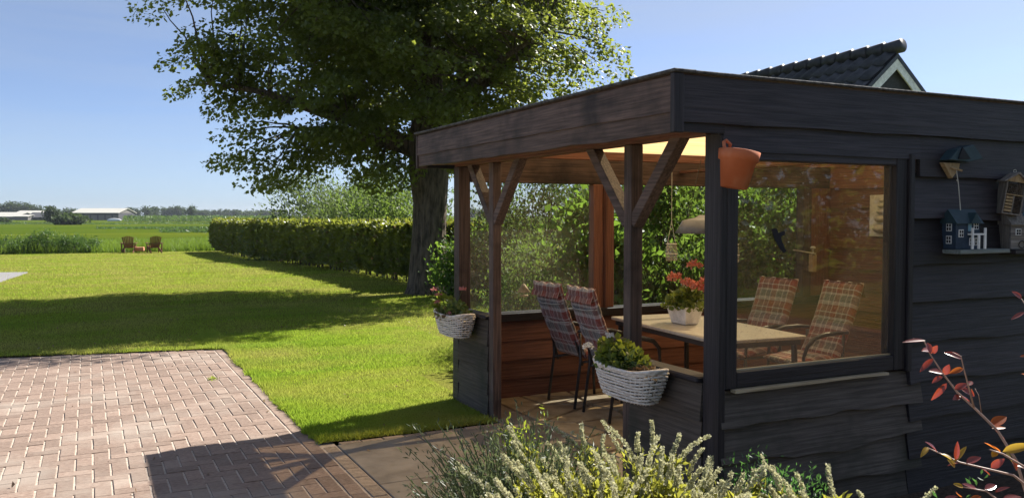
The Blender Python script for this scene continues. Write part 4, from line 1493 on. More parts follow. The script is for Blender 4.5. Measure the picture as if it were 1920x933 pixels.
TX, TY = 6.38, 16.75
lt = thing('lime_tree', 'big broad lime tree on the lawn behind the pavilion', 'tree', (TX, TY, 0))
mb = MB()
tr_pts = [(TX, TY, -0.1), (TX, TY, 0.15), (TX - .01, TY, .5), (TX, TY, 1.2), (TX + .02, TY, 1.9), (TX + 0.0, TY, 2.5), (TX - .02, TY, 3.1), (TX + .03, TY + .05, 4.2), (TX - .02, TY, 5.6), (TX + .05, TY, 7.4), (TX, TY, 9.5)]
tr_rad = [.54, .44, .39, .355, .345, .40, .42, .30, .24, .16, .05]
mb.tube(tr_pts, tr_rad, 18)
for i, p in enumerate(mb.v):
    a = math.atan2(p[1] - TY, p[0] - TX)
    k = 1 + 0.06 * math.sin(a * 7 + p[2] * 1.3) + 0.05 * noise.noise((a * 2, p[2] * 1.5, 3))
    if p[2] < 3.5:
        mb.v[i] = (TX + (p[0] - TX) * k, TY + (p[1] - TY) * k, p[2])
obj('trunk', mb, 'bark', lt, True)
CC = np.array([TX - 0.80, TY + 0.35, 6.75])
CR = np.array([4.45, 4.5, 4.55])
clusters = []
tries = 0
while len(clusters) < 740 and tries < 20000:
    tries += 1
    v = unit(rng.normal(size=(1, 3)))[0]
    r = rng.random() ** 0.42
    lump = 0.90 + 0.26 * noise.noise((v[0] * 2.3, v[1] * 2.3, v[2] * 2.3 + 7))
    p = CC + v * CR * r * lump
    if p[2] < 2.2 or (p[2] < 3.0 and np.hypot(p[0] - TX, p[1] - TY) < 1.2):
        continue
    clusters.append(p)
# hand placed sprays that reach out of the outline
for (px, py, d) in ((500, 335, 17.5), (540, 320, 17.8), (470, 300, 17.2), (450, 250, 17.6), (600, 300, 18.2), (640, 290, 17), (690, 305, 17.4), (345, 165, 17.8), (350, 105, 17.6),
                    (400, 140, 17.2), (300, 8, 17.6), (380, 60, 17.2), (430, 200, 17.5), (1140, 90, 17.5), (1125, 120, 17.8), (1080, 140, 18), (1100, 60, 17.6), (1130, 20, 18), (1040, 150, 17.8),
                    (960, 160, 17.2), (900, 190, 17.4), (720, 335, 16.6), (745, 320, 16.4), (860, 230, 16.6), (1000, 110, 17), (930, 215, 17.4), (1010, 190, 17.8), (880, 270, 17.5), (720, 250, 16), (690, 220, 16), (760, 200, 15.5), (830, 180, 15.6), (820, 290, 18.5), (700, 280, 18), (650, 240, 16.2), (760, 260, 18.6), (850, 120, 15), (780, 110, 14.8), (700, 100, 15), (740, 40, 14.8), (860, 40, 15), (1060, 100, 16.5), (1030, 60, 16), (980, 150, 16), (1090, 30, 17), (470, 230, 18), (520, 260, 17), (560, 300, 17.4), (520, 200, 16.8), (590, 250, 16.5), (620, 200, 17), (480, 190, 17.4), (560, 330, 18.2), (650, 280, 18.4), (740, 300, 17), (710, 340, 17.4), (860, 300, 18.2), (430, 300, 17.8), (510, 345, 18.5), (860, 190, 18.5), (900, 220, 18.8), (940, 190, 18.2), (980, 180, 18.6), (1040, 165, 18.4), (870, 250, 17.2), (820, 250, 18.8), (840, 320, 19), (800, 330, 19.2), (690, 330, 18.6), (940, 130, 16.6), (900, 80, 16), (1000, 60, 15.8), (960, 30, 15.5)):
    clusters.append(np.array(at(px, py, d)))
br = MB()
mains = []
for k in range(11):
    a = k * 2.4 + 0.5
    z0 = 2.5 + 0.42 * k
    out = 3.6 - 0.12 * k
    q = (CC[0] + out * math.cos(a), CC[1] + out * math.sin(a), z0 + 1.1 + 0.22 * k)
    b0 = Vector((TX, TY, z0))
    pts = limb(br, b0, q, 0.17 - 0.009 * k, 0.035, 0.06, 8, 8)
    mains += pts[2:]
pts = limb(br, (TX, TY, 3.0), at(1020, 60, 17.0), 0.17, 0.04, 0.05, 9, 8); mains += pts[2:]
pts = limb(br, (TX, TY, 3.6), at(1000, 5, 18.5), 0.15, 0.04, 0.05, 9, 8); mains += pts[2:]
pts = limb(br, (TX, TY, 2.8), at(560, 240, 17.5), 0.16, 0.03, 0.06, 9, 8); mains += pts[2:]
mains += [Vector(p) for p in tr_pts[7:]]
MA = np.array([tuple(p) for p in mains])
for c in clusters:
    dd = np.linalg.norm(MA - c, axis=1) + 0.5 * np.maximum(0, MA[:, 2] - c[2])
    limb(br, MA[int(np.argmin(dd))], c, 0.026, 0.007, 0.05, 4, 5)
obj('branches', br, 'bark', lt, True)
Pl, Al, Sz = [], [], []
for c in clusters:
    n = int(rng.uniform(150, 290))
    rad = rng.uniform(0.40, 0.74)
    g = in_ball(n) * np.array([rad, rad, rad * 0.42])
    out = unit((c - CC)[None, :])[0]
    g[:, 2] -= 0.35 * (g[:, 0] * out[0] + g[:, 1] * out[1])
    Pl.append(c + g)
    Al.append(np.tile(out * np.array([.7, .7, 0.1]), (n, 1)))
    Sz.append(rng.uniform(0.055, 0.115, n))
Pl, Al, Sz = np.concatenate(Pl), np.concatenate(Al), np.concatenate(Sz)
leaves('crown', Pl, Sz, 'lime_leaf', lt, axis=Al, spread=0.55, aspect=0.9, fold=0.12, droop=0.55, nrm=np.tile(np.array([0, 0, 1.0]), (len(Pl), 1)))


# ------------------------------------------------------------------ hedge and shrubs
hd = thing('hedge', 'long clipped leafy hedge running from the lime tree out to the pasture', 'hedge', (7.0, 34.5, -0.3))
HX0, HX1, HY0, HY1 = 6.55, 8.0, 17.6, 52.6


def hedge_pts(n):
    f = rng.random(n)
    y = HY0 + (HY1 - HY0) * rng.random(n) ** 1.35
    lump = np.array([noise.noise((0, q * 0.55, 0)) for q in y]) * 0.22 + np.array([noise.noise((5, q * 2.1, 0)) for q in y]) * 0.16
    top = 1.40 - 0.0035 * (y - HY0) + lump * 0.8
    bot = gz(y) + 0.22 + 0.25 * np.maximum(0, np.array([noise.noise((9, q * 1.3, 2)) for q in y]))
    x = HX0 + (HX1 - HX0) * rng.random(n)
    z = bot + (top - bot) * rng.random(n)
    dep = np.abs(rng.normal(size=n)) * 0.10
    s = rng.random(n)
    left = s < 0.5
    topm = (s >= 0.5) & (s < 0.82)
    end = (s >= 0.82) & (s < 0.90)
    x = np.where(left, HX0 + dep - lump * 0.9 - 0.12 * np.sin((z - bot) / (top - bot) * 3.1), x)
    z = np.where(topm, top - dep, z)
    y = np.where(end, np.where(rng.random(n) < .5, HY1 - dep, HY0 + dep), y)
    nr = np.stack([np.where(left, -1, 0.0), np.where(end, np.where(y > 40, 1, -1), 0.0), np.where(topm, 1, 0.25)], 1)
    return np.stack([x, y, z], 1), nr


HP, HN = hedge_pts(78000)
HP += np.stack([[noise.noise((p[0] * 3, p[1] * 3, p[2] * 3 + k * 9)) * .14 for p in HP] for k in range(3)], 1)
sz = rng.uniform(0.06, 0.15, len(HP)) * (1 + 0.012 * (HP[:, 1] - 18))
leaves('foliage', HP, sz, 'hedge_leaf', hd, axis=HN * 0.7 + np.array([0, 0, .35]), spread=0.65, aspect=0.68, fold=0.2, nrm=HN)
hb = rng.random(len(HP)) < .05
leaves('dry_leaves', HP[hb] + rng.normal(size=(hb.sum(), 3)) * .02, sz[hb] * .8, 'dry_leaf', hd, axis=HN[hb] * .8, spread=.8, aspect=.6)
k_ = MB()
for y in np.arange(HY0 + .2, HY1, 0.28):
    x = HX0 + 0.45 + random.uniform(-.12, .12)
    z0 = float(gz(y))
    k_.tube([(x, y, z0 - .05), (x + random.uniform(-.06, .06), y + random.uniform(-.1, .1), z0 + .7)], [.022, .015], 5)
    for q in range(3):
        k_.tube([(x, y, z0 + .25 + .1 * q), (x + random.uniform(-.35, .35), y + random.uniform(-.2, .2), z0 + .75)], [.01, .005], 4)
obj('stems', k_, 'twig', hd)
HI = np.stack([rng.uniform(HX0 + .25, HX1 - .1, 26000), rng.uniform(HY0 + .2, HY1 - .2, 26000), np.zeros(26000)], 1)
HI[:, 2] = gz(HI[:, 1]) + rng.uniform(0.38, 1.0, 26000) * (1.25 - gz(HI[:, 1]))
leaves('inner_foliage', HI, rng.uniform(.08, .14, 26000), 'hedge_leaf', hd, spread=1, aspect=.7)


def shrub(name, label, cat, c, rad, n, size, mat, aspect=0.5, ncl=40, shoots=0, group=None, hollow=0.5, fold=.2, mat2=None, spread=.6, droop=0.0):
    """c: centre of the base; rad: half sizes (z = full height)"""
    t = thing(name, label, cat, tuple(c), 0, group)
    c = np.array(c)
    cl = []
    for _ in range(ncl):
        v = unit(rng.normal(size=(1, 3)))[0]
        v[2] = abs(v[2])
        r = hollow + (1 - hollow) * rng.random()
        k = 0.85 + 0.3 * rng.random()
        cl.append(np.array([v[0] * rad[0] * r, v[1] * rad[1] * r, 0.12 * rad[2] + v[2] * rad[2] * 0.85 * r * k]))
    cl = np.array(cl)
    ids = rng.integers(0, ncl, n)
    cr = min(rad[0], rad[1]) * 0.34
    P = c + cl[ids] + rng.normal(size=(n, 3)) * np.array([cr, cr, cr * 0.9]) * 0.75
    P[:, 2] = np.maximum(P[:, 2], c[2] + 0.05)
    ax = unit(cl[ids] + np.array([0, 0, .2]))
    if shoots:
        sp, sa = [], []
        for _ in range(shoots):
            b = c + cl[rng.integers(0, ncl)]
            d = unit(np.array([[rng.normal() * .35, rng.normal() * .35, 1.0]]))[0]
            ln = rng.uniform(.35, 1.0) * rad[2] * 0.32
            q = int(ln / (size * 0.55)) + 3
            tt = rng.random(q)[:, None]
            sp.append(b + d * ln * tt + rng.normal(size=(q, 3)) * size * .3)
            sa.append(np.tile(d, (q, 1)) * .6)
        P = np.concatenate([P] + sp)
        ax = np.concatenate([ax] + sa)
    m_ = MB()
    for k in range(min(ncl, 26)):
        q = c + cl[k]
        limb(m_, c + np.array([rng.normal() * .08, rng.normal() * .08, 0]), q, 0.012 + 0.006 * rad[2], 0.004, 0.05, 4, 5)
    obj('stems', m_, 'twig', t, True)
    s_ = rng.uniform(.7, 1.25, len(P)) * size
    if mat2:
        h = rng.random(len(P)) < .3
        leaves('foliage', P[~h], s_[~h], mat, t, axis=ax[~h] * .8, spread=spread, aspect=aspect, fold=fold, droop=droop)
        leaves('foliage', P[h], s_[h], mat2, t, axis=ax[h] * .8, spread=spread, aspect=aspect, fold=fold, droop=droop)
    else:
        leaves('foliage', P, s_, mat, t, axis=ax * .8, spread=spread, aspect=aspect, fold=fold, droop=droop)
    return t


# pale airy shrubs behind the hedge
shrub('tall_shrub', 'pale airy shrub behind the hedge, the farthest one out to the pasture', 'shrub', (9.6, 38.5, -.4), (2.3, 2.6, 3.7), 11000, .17, 'grey_leaf', .42, 46, 70, 'airy shrubs behind the hedge')
shrub('tall_shrub', 'pale airy shrub behind the hedge, between the farthest one and the lime tree', 'shrub', (9.7, 33, -.3), (2.2, 2.4, 3.6), 11000, .16, 'grey_leaf', .42, 46, 70, 'airy shrubs behind the hedge', mat2='shrub_leaf')
shrub('tall_shrub', 'pale airy shrub behind the hedge right beside the lime trunk', 'shrub', (9.7, 28, -.2), (2.3, 2.2, 3.3), 13000, .14, 'shrub_leaf', .42, 46, 50, 'airy shrubs behind the hedge', mat2='grey_leaf')
# round the foot of the lime and behind the pavilion
shrub('leafy_shrub', 'bright leafy shrub hugging the foot of the lime trunk', 'shrub', (6.45, 15.75, 0), (.55, .5, 1.0), 1900, .085, 'vine_leaf', .6, 22)
shrub('leafy_shrub', 'tall bright shrub between the lime trunk and the pavilion', 'shrub', (7.35, 15.6, 0), (.75, .8, 2.3), 5200, .09, 'vine_leaf', .6, 34, 10)
shrub('leafy_shrub', 'small leaved grey green bush behind the dusty far window', 'shrub', (4.95, 9.3, 0), (.75, .7, 1.65), 9000, .055, 'shrub_leaf', .45, 34, 14, mat2='grey_leaf')
shrub('climbing_vine', 'bright large leaved vine behind the far window mullion', 'climber', (5.35, 8.45, 0), (.65, .55, 2.1), 3200, .10, 'vine_leaf', .7, 30, 6, droop=.3)
shrub('leafy_shrub', 'tall dense shrub behind the middle of the far window', 'shrub', (6.6, 8.7, 0), (1.0, .7, 2.6), 8500, .085, 'shrub_leaf', .5, 40, 10, mat2='vine_leaf')
shrub('climbing_vine', 'shady vine with a few bright leaves behind the big window', 'climber', (7.9, 8.3, 0), (.9, .6, 2.6), 5200, .10, 'vine_leaf', .65, 30, 4, droop=.3, mat2='shrub_leaf')
shrub('tall_shrub', 'olive green shrub standing further back behind the far window', 'shrub', (8.2, 14.8, 0), (1.7, 1.2, 3.0), 11000, .085, 'grey_leaf', .45, 40, 18, mat2='shrub_leaf')
shrub('tall_shrub', 'broad dark shrub far behind the pavilion roof edge', 'shrub', (10.6, 14.5, 0), (1.8, 1.4, 3.2), 10000, .09, 'shrub_leaf', .5, 40, 12)
shrub('tall_shrub', 'dark green bush behind the end of the brown partition', 'shrub', (9.6, 10.5, 0), (1.5, 1.0, 2.6), 8000, .09, 'shrub_leaf', .5, 36, 8)

# added hedge out of view, blocks the bare horizon mirrored in the big window
th = thing('mirror_hedge', 'added dark hedge, unseen but for its mirror image in the big window', 'hedge', (9, -9, 0))
n = 9000
HB = np.stack([rng.uniform(-4, 24, n), rng.uniform(-9.8, -8.2, n), rng.uniform(0.05, 3.8, n)], 1)
leaves('foliage', HB, rng.uniform(.25, .5, n), 'lime_leaf', th, axis=np.tile(np.array([0, .3, .6]), (n, 1)), spread=.6, aspect=.5)

# ------------------------------------------------------------------ plants in front of the pavilion


def spike_plant(label, c, half, n, h0, h1, lm='spike_leaf', spike=True, nleaf=2500, group=None, out=0.45, fl=0.14):
    t = thing('spike_plant' if spike else 'grey_herb', label, 'plant', tuple(c), 0, group)
    c = Vector(c)
    m_ = MB()
    fp, fa, lp_, la = [], [], [], []
    for k in range(n):
        u, v = random.uniform(-1, 1), random.uniform(-1, 1)
        b = c + RGT * (u * half[0] * .75) + Vector((_sy, _cy, 0)) * (v * half[1] * .75)
        hgt = random.uniform(h0, h1) * (1 - 0.20 * u * u - 0.09 * u)
        lean = (RGT * (u * out + random.gauss(0, .14)) + Vector((_sy, _cy, 0)) * (v * out * .6 + random.gauss(0, .14))) * hgt
        pts = []
        for i in range(7):
            s = i / 6
            pts.append(b + Vector((0, 0, hgt * s * (1 - .12 * s * s))) + lean * s * s * (1.0 if spike else .8))
        m_.tube(pts, [.0028] * 6 + [.0014], 4, False)
        L_ = fl * random.uniform(.6, 1.25)
        d = (pts[-1] - pts[-2]).normalized()
        if spike:
            q = 170
            s = rng.random(q) ** 1.15
            bend = Vector((random.gauss(0, .45), random.gauss(0, .45), -.1))
            for e in s:
                r_ = 0.0090 * (1 - e * .70) + .0014
                a = random.uniform(0, 6.283)
                sd_ = d.orthogonal().normalized()
                sd2 = d.cross(sd_)
                p = pts[-1] + d * (e - .35) * L_ + bend * (e * e * L_ * .4)
                o_ = sd_ * math.cos(a) + sd2 * math.sin(a)
                fp.append(tuple(p + o_ * r_ * .35))
                fa.append(tuple(o_ + d * .8))
        nl = int(nleaf / n)
        for _ in range(nl):
            e = random.uniform(.52, .95) if spike else random.uniform(.1, 1)
            i = min(5, int(e * 6))
            p = pts[i].lerp(pts[i + 1], e * 6 - i)
            lp_.append(tuple(p + Vector((random.gauss(0, .022), random.gauss(0, .022), 0))))
            dd = (pts[i + 1] - pts[i]).normalized()
            la.append((dd.x + random.gauss(0, .7), dd.y + random.gauss(0, .7), dd.z + random.gauss(0, .5)))
    obj('stems', m_, 'shrub_stem', t)
    leaves('foliage', np.array(lp_), rng.uniform(.018, .042, len(lp_)) * (1 if spike else .8), lm, t, axis=np.array(la), spread=.3, aspect=.42 if spike else .2)
    if spike:
        leaves('flower_spikes', np.array(fp), rng.uniform(.008, .0125, len(fp)) , 'floret', t, axis=np.array(fa), spread=.25, aspect=.9, fold=.1)
        tag(kids(t)[-1], kind='stuff')
    return t


G = 'white flowered plants along the pavilion wall'
gv = Vector((_sy, _cy, 0))
spike_plant('broad clump of creamy white flower spikes with yellow green leaves before the low wall', (1.62, 2.32, 0), (.35, .22), 150, .74, .94, nleaf=42000, out=.26, fl=.135)
spike_plant('smaller clump of white flower spikes beside the broad creamy clump', (1.86, 2.20, 0), (.12, .12), 24, .64, .75, nleaf=7000, out=.26, fl=.125)
spike_plant('thin shaded white flower spikes rising between the creamy clump and the pavilion wall', (1.98, 2.74, 0), (.18, .1), 16, .74, .90, nleaf=600, out=.2)
spike_plant('grey green wispy herb bush spreading over the slab path', (1.40, 2.66, 0), (.20, .2), 300, .76, 1.02, 'herb_leaf', False, 24000, out=.26)
spike_plant('small bunch of white flower spikes just below the copper leaved branches', (2.11, 1.86, 0), (.14, .1), 34, .74, .87, nleaf=5000, out=.3, fl=.11)
t = shrub('feathery_plant', 'yellow green feathery plant sprig leaning over the slab path', 'plant', (1.42, 2.86, 0), (.17, .15, .90), 3600, .024, 'fern_leaf', .35, 26, 10)
t = shrub('leafy_plant', 'deep green feathery plant at the foot of the dark wall', 'plant', (2.64, 2.78, 0), (.34, .2, .62), 5200, .024, 'green_leaf', .35, 30, 10)
t = shrub('leafy_plant', 'low deep green plant tucked under the copper leaved branches', 'plant', (2.35, 1.72, 0), (.36, .2, .82), 6500, .028, 'green_leaf', .4, 34, 6)


# copper leaved shrub at the frame edge
def big_leaf(p, d, nrm, ln, wd, curl):
    d, nrm = Vector(d).normalized(), Vector(nrm)
    s = d.cross(nrm).normalized()
    n_ = s.cross(d)
    m_ = MB()
    N = 7
    for i in range(N):
        u = i / (N - 1)
        hw = wd * (math.sin(math.pi * min(1, u * 1.0) ** .8) ** .8) * .5 + 0.0006
        c_ = Vector(p) + d * ln * u - n_ * curl * ln * u * u
        m_.v += [tuple(c_ - s * hw + n_ * hw * .45), tuple(c_), tuple(c_ + s * hw + n_ * hw * .45)]
    for i in range(N - 1):
        a = i * 3
        m_.f += [(a, a + 1, a + 4, a + 3), (a + 1, a + 2, a + 5, a + 4)]
    return m_


cs = thing('copper_shrub', 'shrub with long branch of copper red, orange and amber leaves before the dark wall', 'shrub', tuple(at(1960, 1150, 2.35)))
cs['_o'] = tuple(cs.location)
D0 = 2.35


def branch(pts, r0, r1):
    q = [at(x, y, d) for x, y, d in pts]
    obj('branch', MB().tube(q, list(np.linspace(r0, r1, len(q))), 6), 'red_stem', cs, True)
    return q


M['red_stem'] = flat('reddish_stem', (0.30, 0.19, 0.15), 0.5, 0, .5)
branch([(1960, 1150, 2.35), (1935, 960, 2.36), (1905, 862, 2.36), (1870, 806, 2.38), (1828, 765, 2.40), (1795, 735, 2.42), (1768, 700, 2.44), (1745, 665, 2.45), (1733, 640, 2.46), (1712, 634, 2.46)], .0055, .0013)
branch([(1826, 763, 2.40), (1815, 720, 2.38), (1807, 690, 2.37), (1802, 668, 2.36), (1786, 660, 2.36)], .003, .0012)
branch([(1840, 772, 2.40), (1835, 740, 2.36), (1828, 728, 2.36)], .0012, .0008)
branch([(1960, 1150, 2.35), (1950, 930, 2.2), (1900, 890, 2.2), (1850, 878, 2.2), (1800, 866, 2.22), (1760, 848, 2.24), (1738, 838, 2.25)], .004, .0013)
branch([(1960, 1150, 2.35), (1965, 900, 2.15), (1930, 880, 2.1), (1880, 850, 2.1), (1856, 842, 2.1)], .005, .0015)
branch([(1960, 1150, 2.35), (1900, 960, 2.1), (1850, 920, 2.1), (1805, 912, 2.1)], .004, .0012)
branch([(1960, 1150, 2.35), (2010, 760, 2.4), (1950, 610, 2.42), (1915, 560, 2.42)], .006, .0015)
LV = [  # px, py, dir x, dir y (picture), length px, width px, material
    (1735, 638, -38, 2, 42, 14, 'red'), (1738, 642, 2, 16, 20, 16, 'red'), (1750, 660, -22, -4, 28, 22, 'red'), (1746, 662, 8, -14, 18, 14, 'red'),
    (1750, 672, -24, 26, 34, 15, 'red'), (1768, 700, -20, -4, 26, 20, 'red'), (1772, 702, 4, -16, 20, 16, 'red'), (1775, 718, -26, 28, 40, 14, 'red'),
    (1768, 706, -16, 14, 22, 16, 'red'), (1803, 672, -24, -12, 30, 16, 'red'), (1806, 690, -24, 8, 28, 13, 'ora'), (1790, 730, 18, -10, 26, 16, 'red'),
    (1802, 728, 20, 10, 24, 16, 'red'), (1816, 722, 10, -6, 14, 12, 'red'), (1800, 742, -16, 4, 20, 14, 'red'), (1818, 752, -16, -8, 22, 12, 'red'), (1820, 728, 8, 14, 18, 12, 'red'),
    (1858, 798, 30, -14, 38, 24, 'ora'), (1860, 802, 22, 2, 26, 16, 'ora'), (1866, 806, 22, 22, 36, 16, 'red'),
    (1740, 838, -16, 8, 26, 12, 'yel'), (1756, 846, -16, -18, 30, 14, 'red'), (1764, 850, 16, 8, 28, 18, 'yel'), (1792, 862, 4, -30, 34, 12, 'red'),
    (1790, 864, 24, -22, 38, 12, 'yel'), (1812, 868, 22, -8, 28, 20, 'red'), (1796, 868, -16, 6, 20, 12, 'red'), (1836, 876, 24, 10, 32, 14, 'red'),
    (1858, 876, 20, -16, 28, 18, 'red'), (1790, 876, -10, -16, 18, 10, 'yel'), (1876, 848, -22, -16, 34, 18, 'ora'), (1884, 852, 24, 14, 32, 20, 'yel'), (1880, 846, 34, -12, 50, 22, 'yel'),
    (1896, 860, 12, 18, 24, 18, 'red'), (1868, 846, -14, 8, 20, 14, 'yel'), (1905, 872, 16, 4, 24, 18, 'red'), (1846, 916, 22, -4, 30, 16, 'red'), (1830, 914, -22, -6, 32, 12, 'red'),
    (1866, 922, 16, -12, 26, 12, 'red'), (1806, 912, -14, -4, 22, 10, 'yel'), (1880, 934, 20, -8, 30, 16, 'red'), (1915, 560, -8, -8, 20, 14, 'red'), (1920, 585, -22, 12, 30, 10, 'red'),
    (1912, 668, 12, -2, 20, 12, 'ora'), (1915, 700, 10, 4, 18, 10, 'ora'), (1840, 930, -16, 6, 24, 14, 'ora'), (1800, 930, -12, -8, 26, 14, 'ora'), (1770, 935, 14, -6, 24, 12, 'red')]
for (px, py, dx, dy, ln, wd, mt_) in LV:
    dep = 2.42 if py < 830 else 2.2
    if py > 895:
        dep = 2.1
    p = at(px, py, dep)
    sc_ = dep / FOC
    d = RGT * dx - UPV * dy + FWD * random.uniform(-14, 14)
    nr = Vector((random.uniform(-.5, .5), random.uniform(-.6, .2), 1.0)) - FWD * random.uniform(.1, .9)
    if mt_ == 'red' and random.random() < .45:      # glossy leaves that catch the sun
        nr = (sv + (EYE - p).normalized()).normalized() + Vector((random.gauss(0, .06), random.gauss(0, .06), random.gauss(0, .06)))
        nr = nr - d.normalized() * nr.dot(d.normalized())
    obj('leaf', big_leaf(p, d, nr, ln * sc_ * 1.05, wd * sc_ * .78, random.uniform(-.1, .25)), {'red': 'red_leaf', 'ora': 'orange_leaf', 'yel': 'yellow_leaf'}[mt_], cs, True)


# ------------------------------------------------------------------ garage roof behind the pavilion
GX, GY, GZ, GL, SL = 13.91, 11.35, 4.87, 4.6, R(40)
gt = thing('garage', 'garage with dark interlocking roof tiles and white gable trim behind the pavilion', 'garage', (GX, GY, 0))
HWD = 3.0
ev = GZ - HWD * math.tan(SL)
M['garage_brick'] = mat_noise('garage_wall', (0.20, 0.12, 0.09), (0.32, 0.2, 0.15), 12, .9, .3)
obj('wall', MB().box((GX - HWD + .3, GY + .25, 0), (GX + HWD - .3, GY + GL - .1, ev + .1)), 'garage_brick', gt)
obj('gable', MB().prism([(GX - HWD + .3, GY + .22, ev + .12), (GX + HWD - .3, GY + .22, ev + .12), (GX, GY + .22, GZ - .16)], (0, .04, 0)), 'barn_wall', gt)
for s in (-1, 1):
    cs_, sn = math.cos(SL), math.sin(SL)
    a = Vector((GX, GY + .10, GZ - .235))
    b = a + Vector((s * cs_, 0, -sn)) * (HWD / cs_)
    n_ = Vector((s * sn, 0, cs_))
    vb = Vector((0, -.012, .10))
    obj('verge_board', MB().prism([a + Vector((0, -.012, .003)), b + Vector((0, -.012, .003)), b + vb, a + vb][::s], (0, .03, 0)), 'tile', gt)
    obj('rake_board', MB().prism([a, a - Vector((0, 0, (.15) / cs_)), b - n_ * .15, b] if s < 0 else [a, b, b - n_ * .15, a - Vector((0, 0, (.15) / cs_))], (0, .03, 0)), 'white', gt)
    obj('roof_deck', MB().prism([a + Vector((0, .035, .08)), b + Vector((0, .035, .08)), b + n_ * .03 + Vector((0, .035, .08)), a + n_ * .03 + Vector((0, .035, .08))][::-s], (0, GL - .2, 0)), 'barn_wall', gt)


def tile_mesh(w=.30, l=.50):
    m_ = MB()
    prof = []
    for i in range(9):
        u = i / 8
        z = 0.060 * math.sin(math.pi * min(1, u / .42)) if u < .42 else -0.006 * math.sin(math.pi * (u - .42) / .58)
        prof.append((u * w, z))
    for (v, dz_) in ((0, 0.034), (l, 0.0)):
        for x, z in prof:
            m_.v.append((x, v, z + dz_ + .012))
    for x, z in prof:
        m_.v.append((x, 0, z + .012))
    for i in range(8):
        m_.f.append((i, i + 1, 9 + i + 1, 9 + i))
        m_.f.append((18 + i, 18 + i + 1, i + 1, i))
    return m_


tm = None
for s in (-1, 1):
    cs_, sn = math.cos(SL), math.sin(SL)
    for row in range(6):
        for colm in range(15):
            if tm is None:
                tm = obj('roof_tile', tile_mesh(), 'tile', gt, True, local=True)
                o = tm
            else:
                o = tm.copy()
                COL.objects.link(o)
            # local x along the ridge, y up the slope
            dist = .50 + row * .46
            down = Vector((s * cs_, 0, -sn))
            n_ = Vector((s * sn, 0, cs_))
            ax = Vector((0, -s, 0))
            start = GY + 0.02 + colm * .30 + (.30 if s > 0 else 0) if s < 0 else GY + .02 + (colm + 1) * .30
            o_p = Vector((GX, GY + .06 + colm * .30, GZ - .10)) + down * dist + n_ * .012
            if s < 0:
                ax = Vector((0, 1, 0))
            else:
                ax = Vector((0, -1, 0))
            yv = -down
            zv = ax.cross(yv)
            mt3 = Matrix((ax, yv, zv)).transposed()
            if zv.dot(n_) < 0:
                ax = -ax
                zv = -zv
                o_p.y += .30
                mt3 = Matrix((ax, yv, zv)).transposed()
            o.location = o_p - Vector((GX, GY, 0))
            o.rotation_euler = mt3.to_euler()
rc = None
for k in range(12):
    m_ = MB().tube([(GX, GY + .0 + k * .385, GZ - .005), (GX, GY + .30 + k * .385, GZ - .02), (GX, GY + .405 + k * .385, GZ - .025)], [.135, .125, .115], 14)
    obj('ridge_tile', m_, 'tile', gt, True)

# ------------------------------------------------------------------ far side of the lawn
def adirondack(label):
    t = thing('garden_armchair', label, 'garden chair', (0, 0, 0), 0, 'wooden garden armchairs facing the pasture')
    for k in range(7):
        x = -.255 + k * .085
        top = .97 - .012 * abs(k - 3) ** 1.5
        wd = .033
        obj('back_slat', MB().hexa([(x * .78 - wd, .05, .28), (x * .78 + wd, .05, .28), (x * .78 + wd, .072, .28), (x * .78 - wd, .072, .28),
                                    (x * 1.08 - wd, -.20, top), (x * 1.08 + wd, -.20, top), (x * 1.08 + wd, -.178, top), (x * 1.08 - wd, -.178, top)]), 'teak', t, local=True)
    for k in range(5):
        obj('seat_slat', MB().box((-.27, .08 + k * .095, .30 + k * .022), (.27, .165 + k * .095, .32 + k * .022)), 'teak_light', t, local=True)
    for s in (-1, 1):
        obj('armrest', MB().box((s * .36 - .065, -.12, .555), (s * .36 + .065, .56, .58)), 'teak', t, local=True)
        obj('leg', MB().box((s * .31 - .02, .46, 0), (s * .31 + .02, .55, .554)), 'teak', t, local=True)
        obj('leg', MB().bar((s * .285, .56, .36), (s * .285, -.30, .03), .03, .13), 'teak', t, local=True)
        obj('leg', MB().bar((s * .34, -.14, .554), (s * .325, -.12, .12), .03, .06), 'teak', t, local=True)
    obj('back_rail', MB().box((-.33, -.112, .50), (.33, -.09, .553)), 'teak', t, local=True)
    return t


ad = adirondack('wooden garden armchair with pale footrest beside it, near the tall weeds')
p = at(241, 474, 48)
ad.location = (p.x, p.y, float(gz(p.y)) + .01)
ad.rotation_euler = (0, 0, -R(12))
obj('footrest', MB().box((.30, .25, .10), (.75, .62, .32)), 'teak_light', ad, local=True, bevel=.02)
ad2 = adirondack('wooden garden armchair alone, between the other armchair and the hedge end')
p = at(291, 472, 48.2)
ad2.location = (p.x, p.y, float(gz(p.y)) + .01)
ad2.rotation_euler = (0, 0, R(10))


# tall weeds and reeds on the ditch edge
def reeds(name, x0, x1, y0, y1, n, h0, h1, mat):
    p = np.stack([rng.uniform(x0, x1, n), rng.uniform(y0, y1, n)], 1)
    hh = rng.uniform(h0, h1, n) * (0.75 + 0.35 * np.array([noise.noise((a * .5, b * .5, 3)) for a, b in p]))
    z = gz(p[:, 1])
    a = rng.uniform(0, 6.283, n)
    W = 0.016
    V = np.empty((n, 3, 3))
    V[:, 0] = np.stack([p[:, 0] - np.cos(a) * W, p[:, 1] - np.sin(a) * W, z], 1)
    V[:, 1] = np.stack([p[:, 0] + np.cos(a) * W, p[:, 1] + np.sin(a) * W, z], 1)
    ln = rng.normal(size=(n, 2)) * .16
    V[:, 2] = np.stack([p[:, 0] + ln[:, 0], p[:, 1] + ln[:, 1], z + hh], 1)
    return tag(nmesh(name, V.reshape(-1, 3), np.arange(3 * n).reshape(n, 3), mat), kind='stuff')


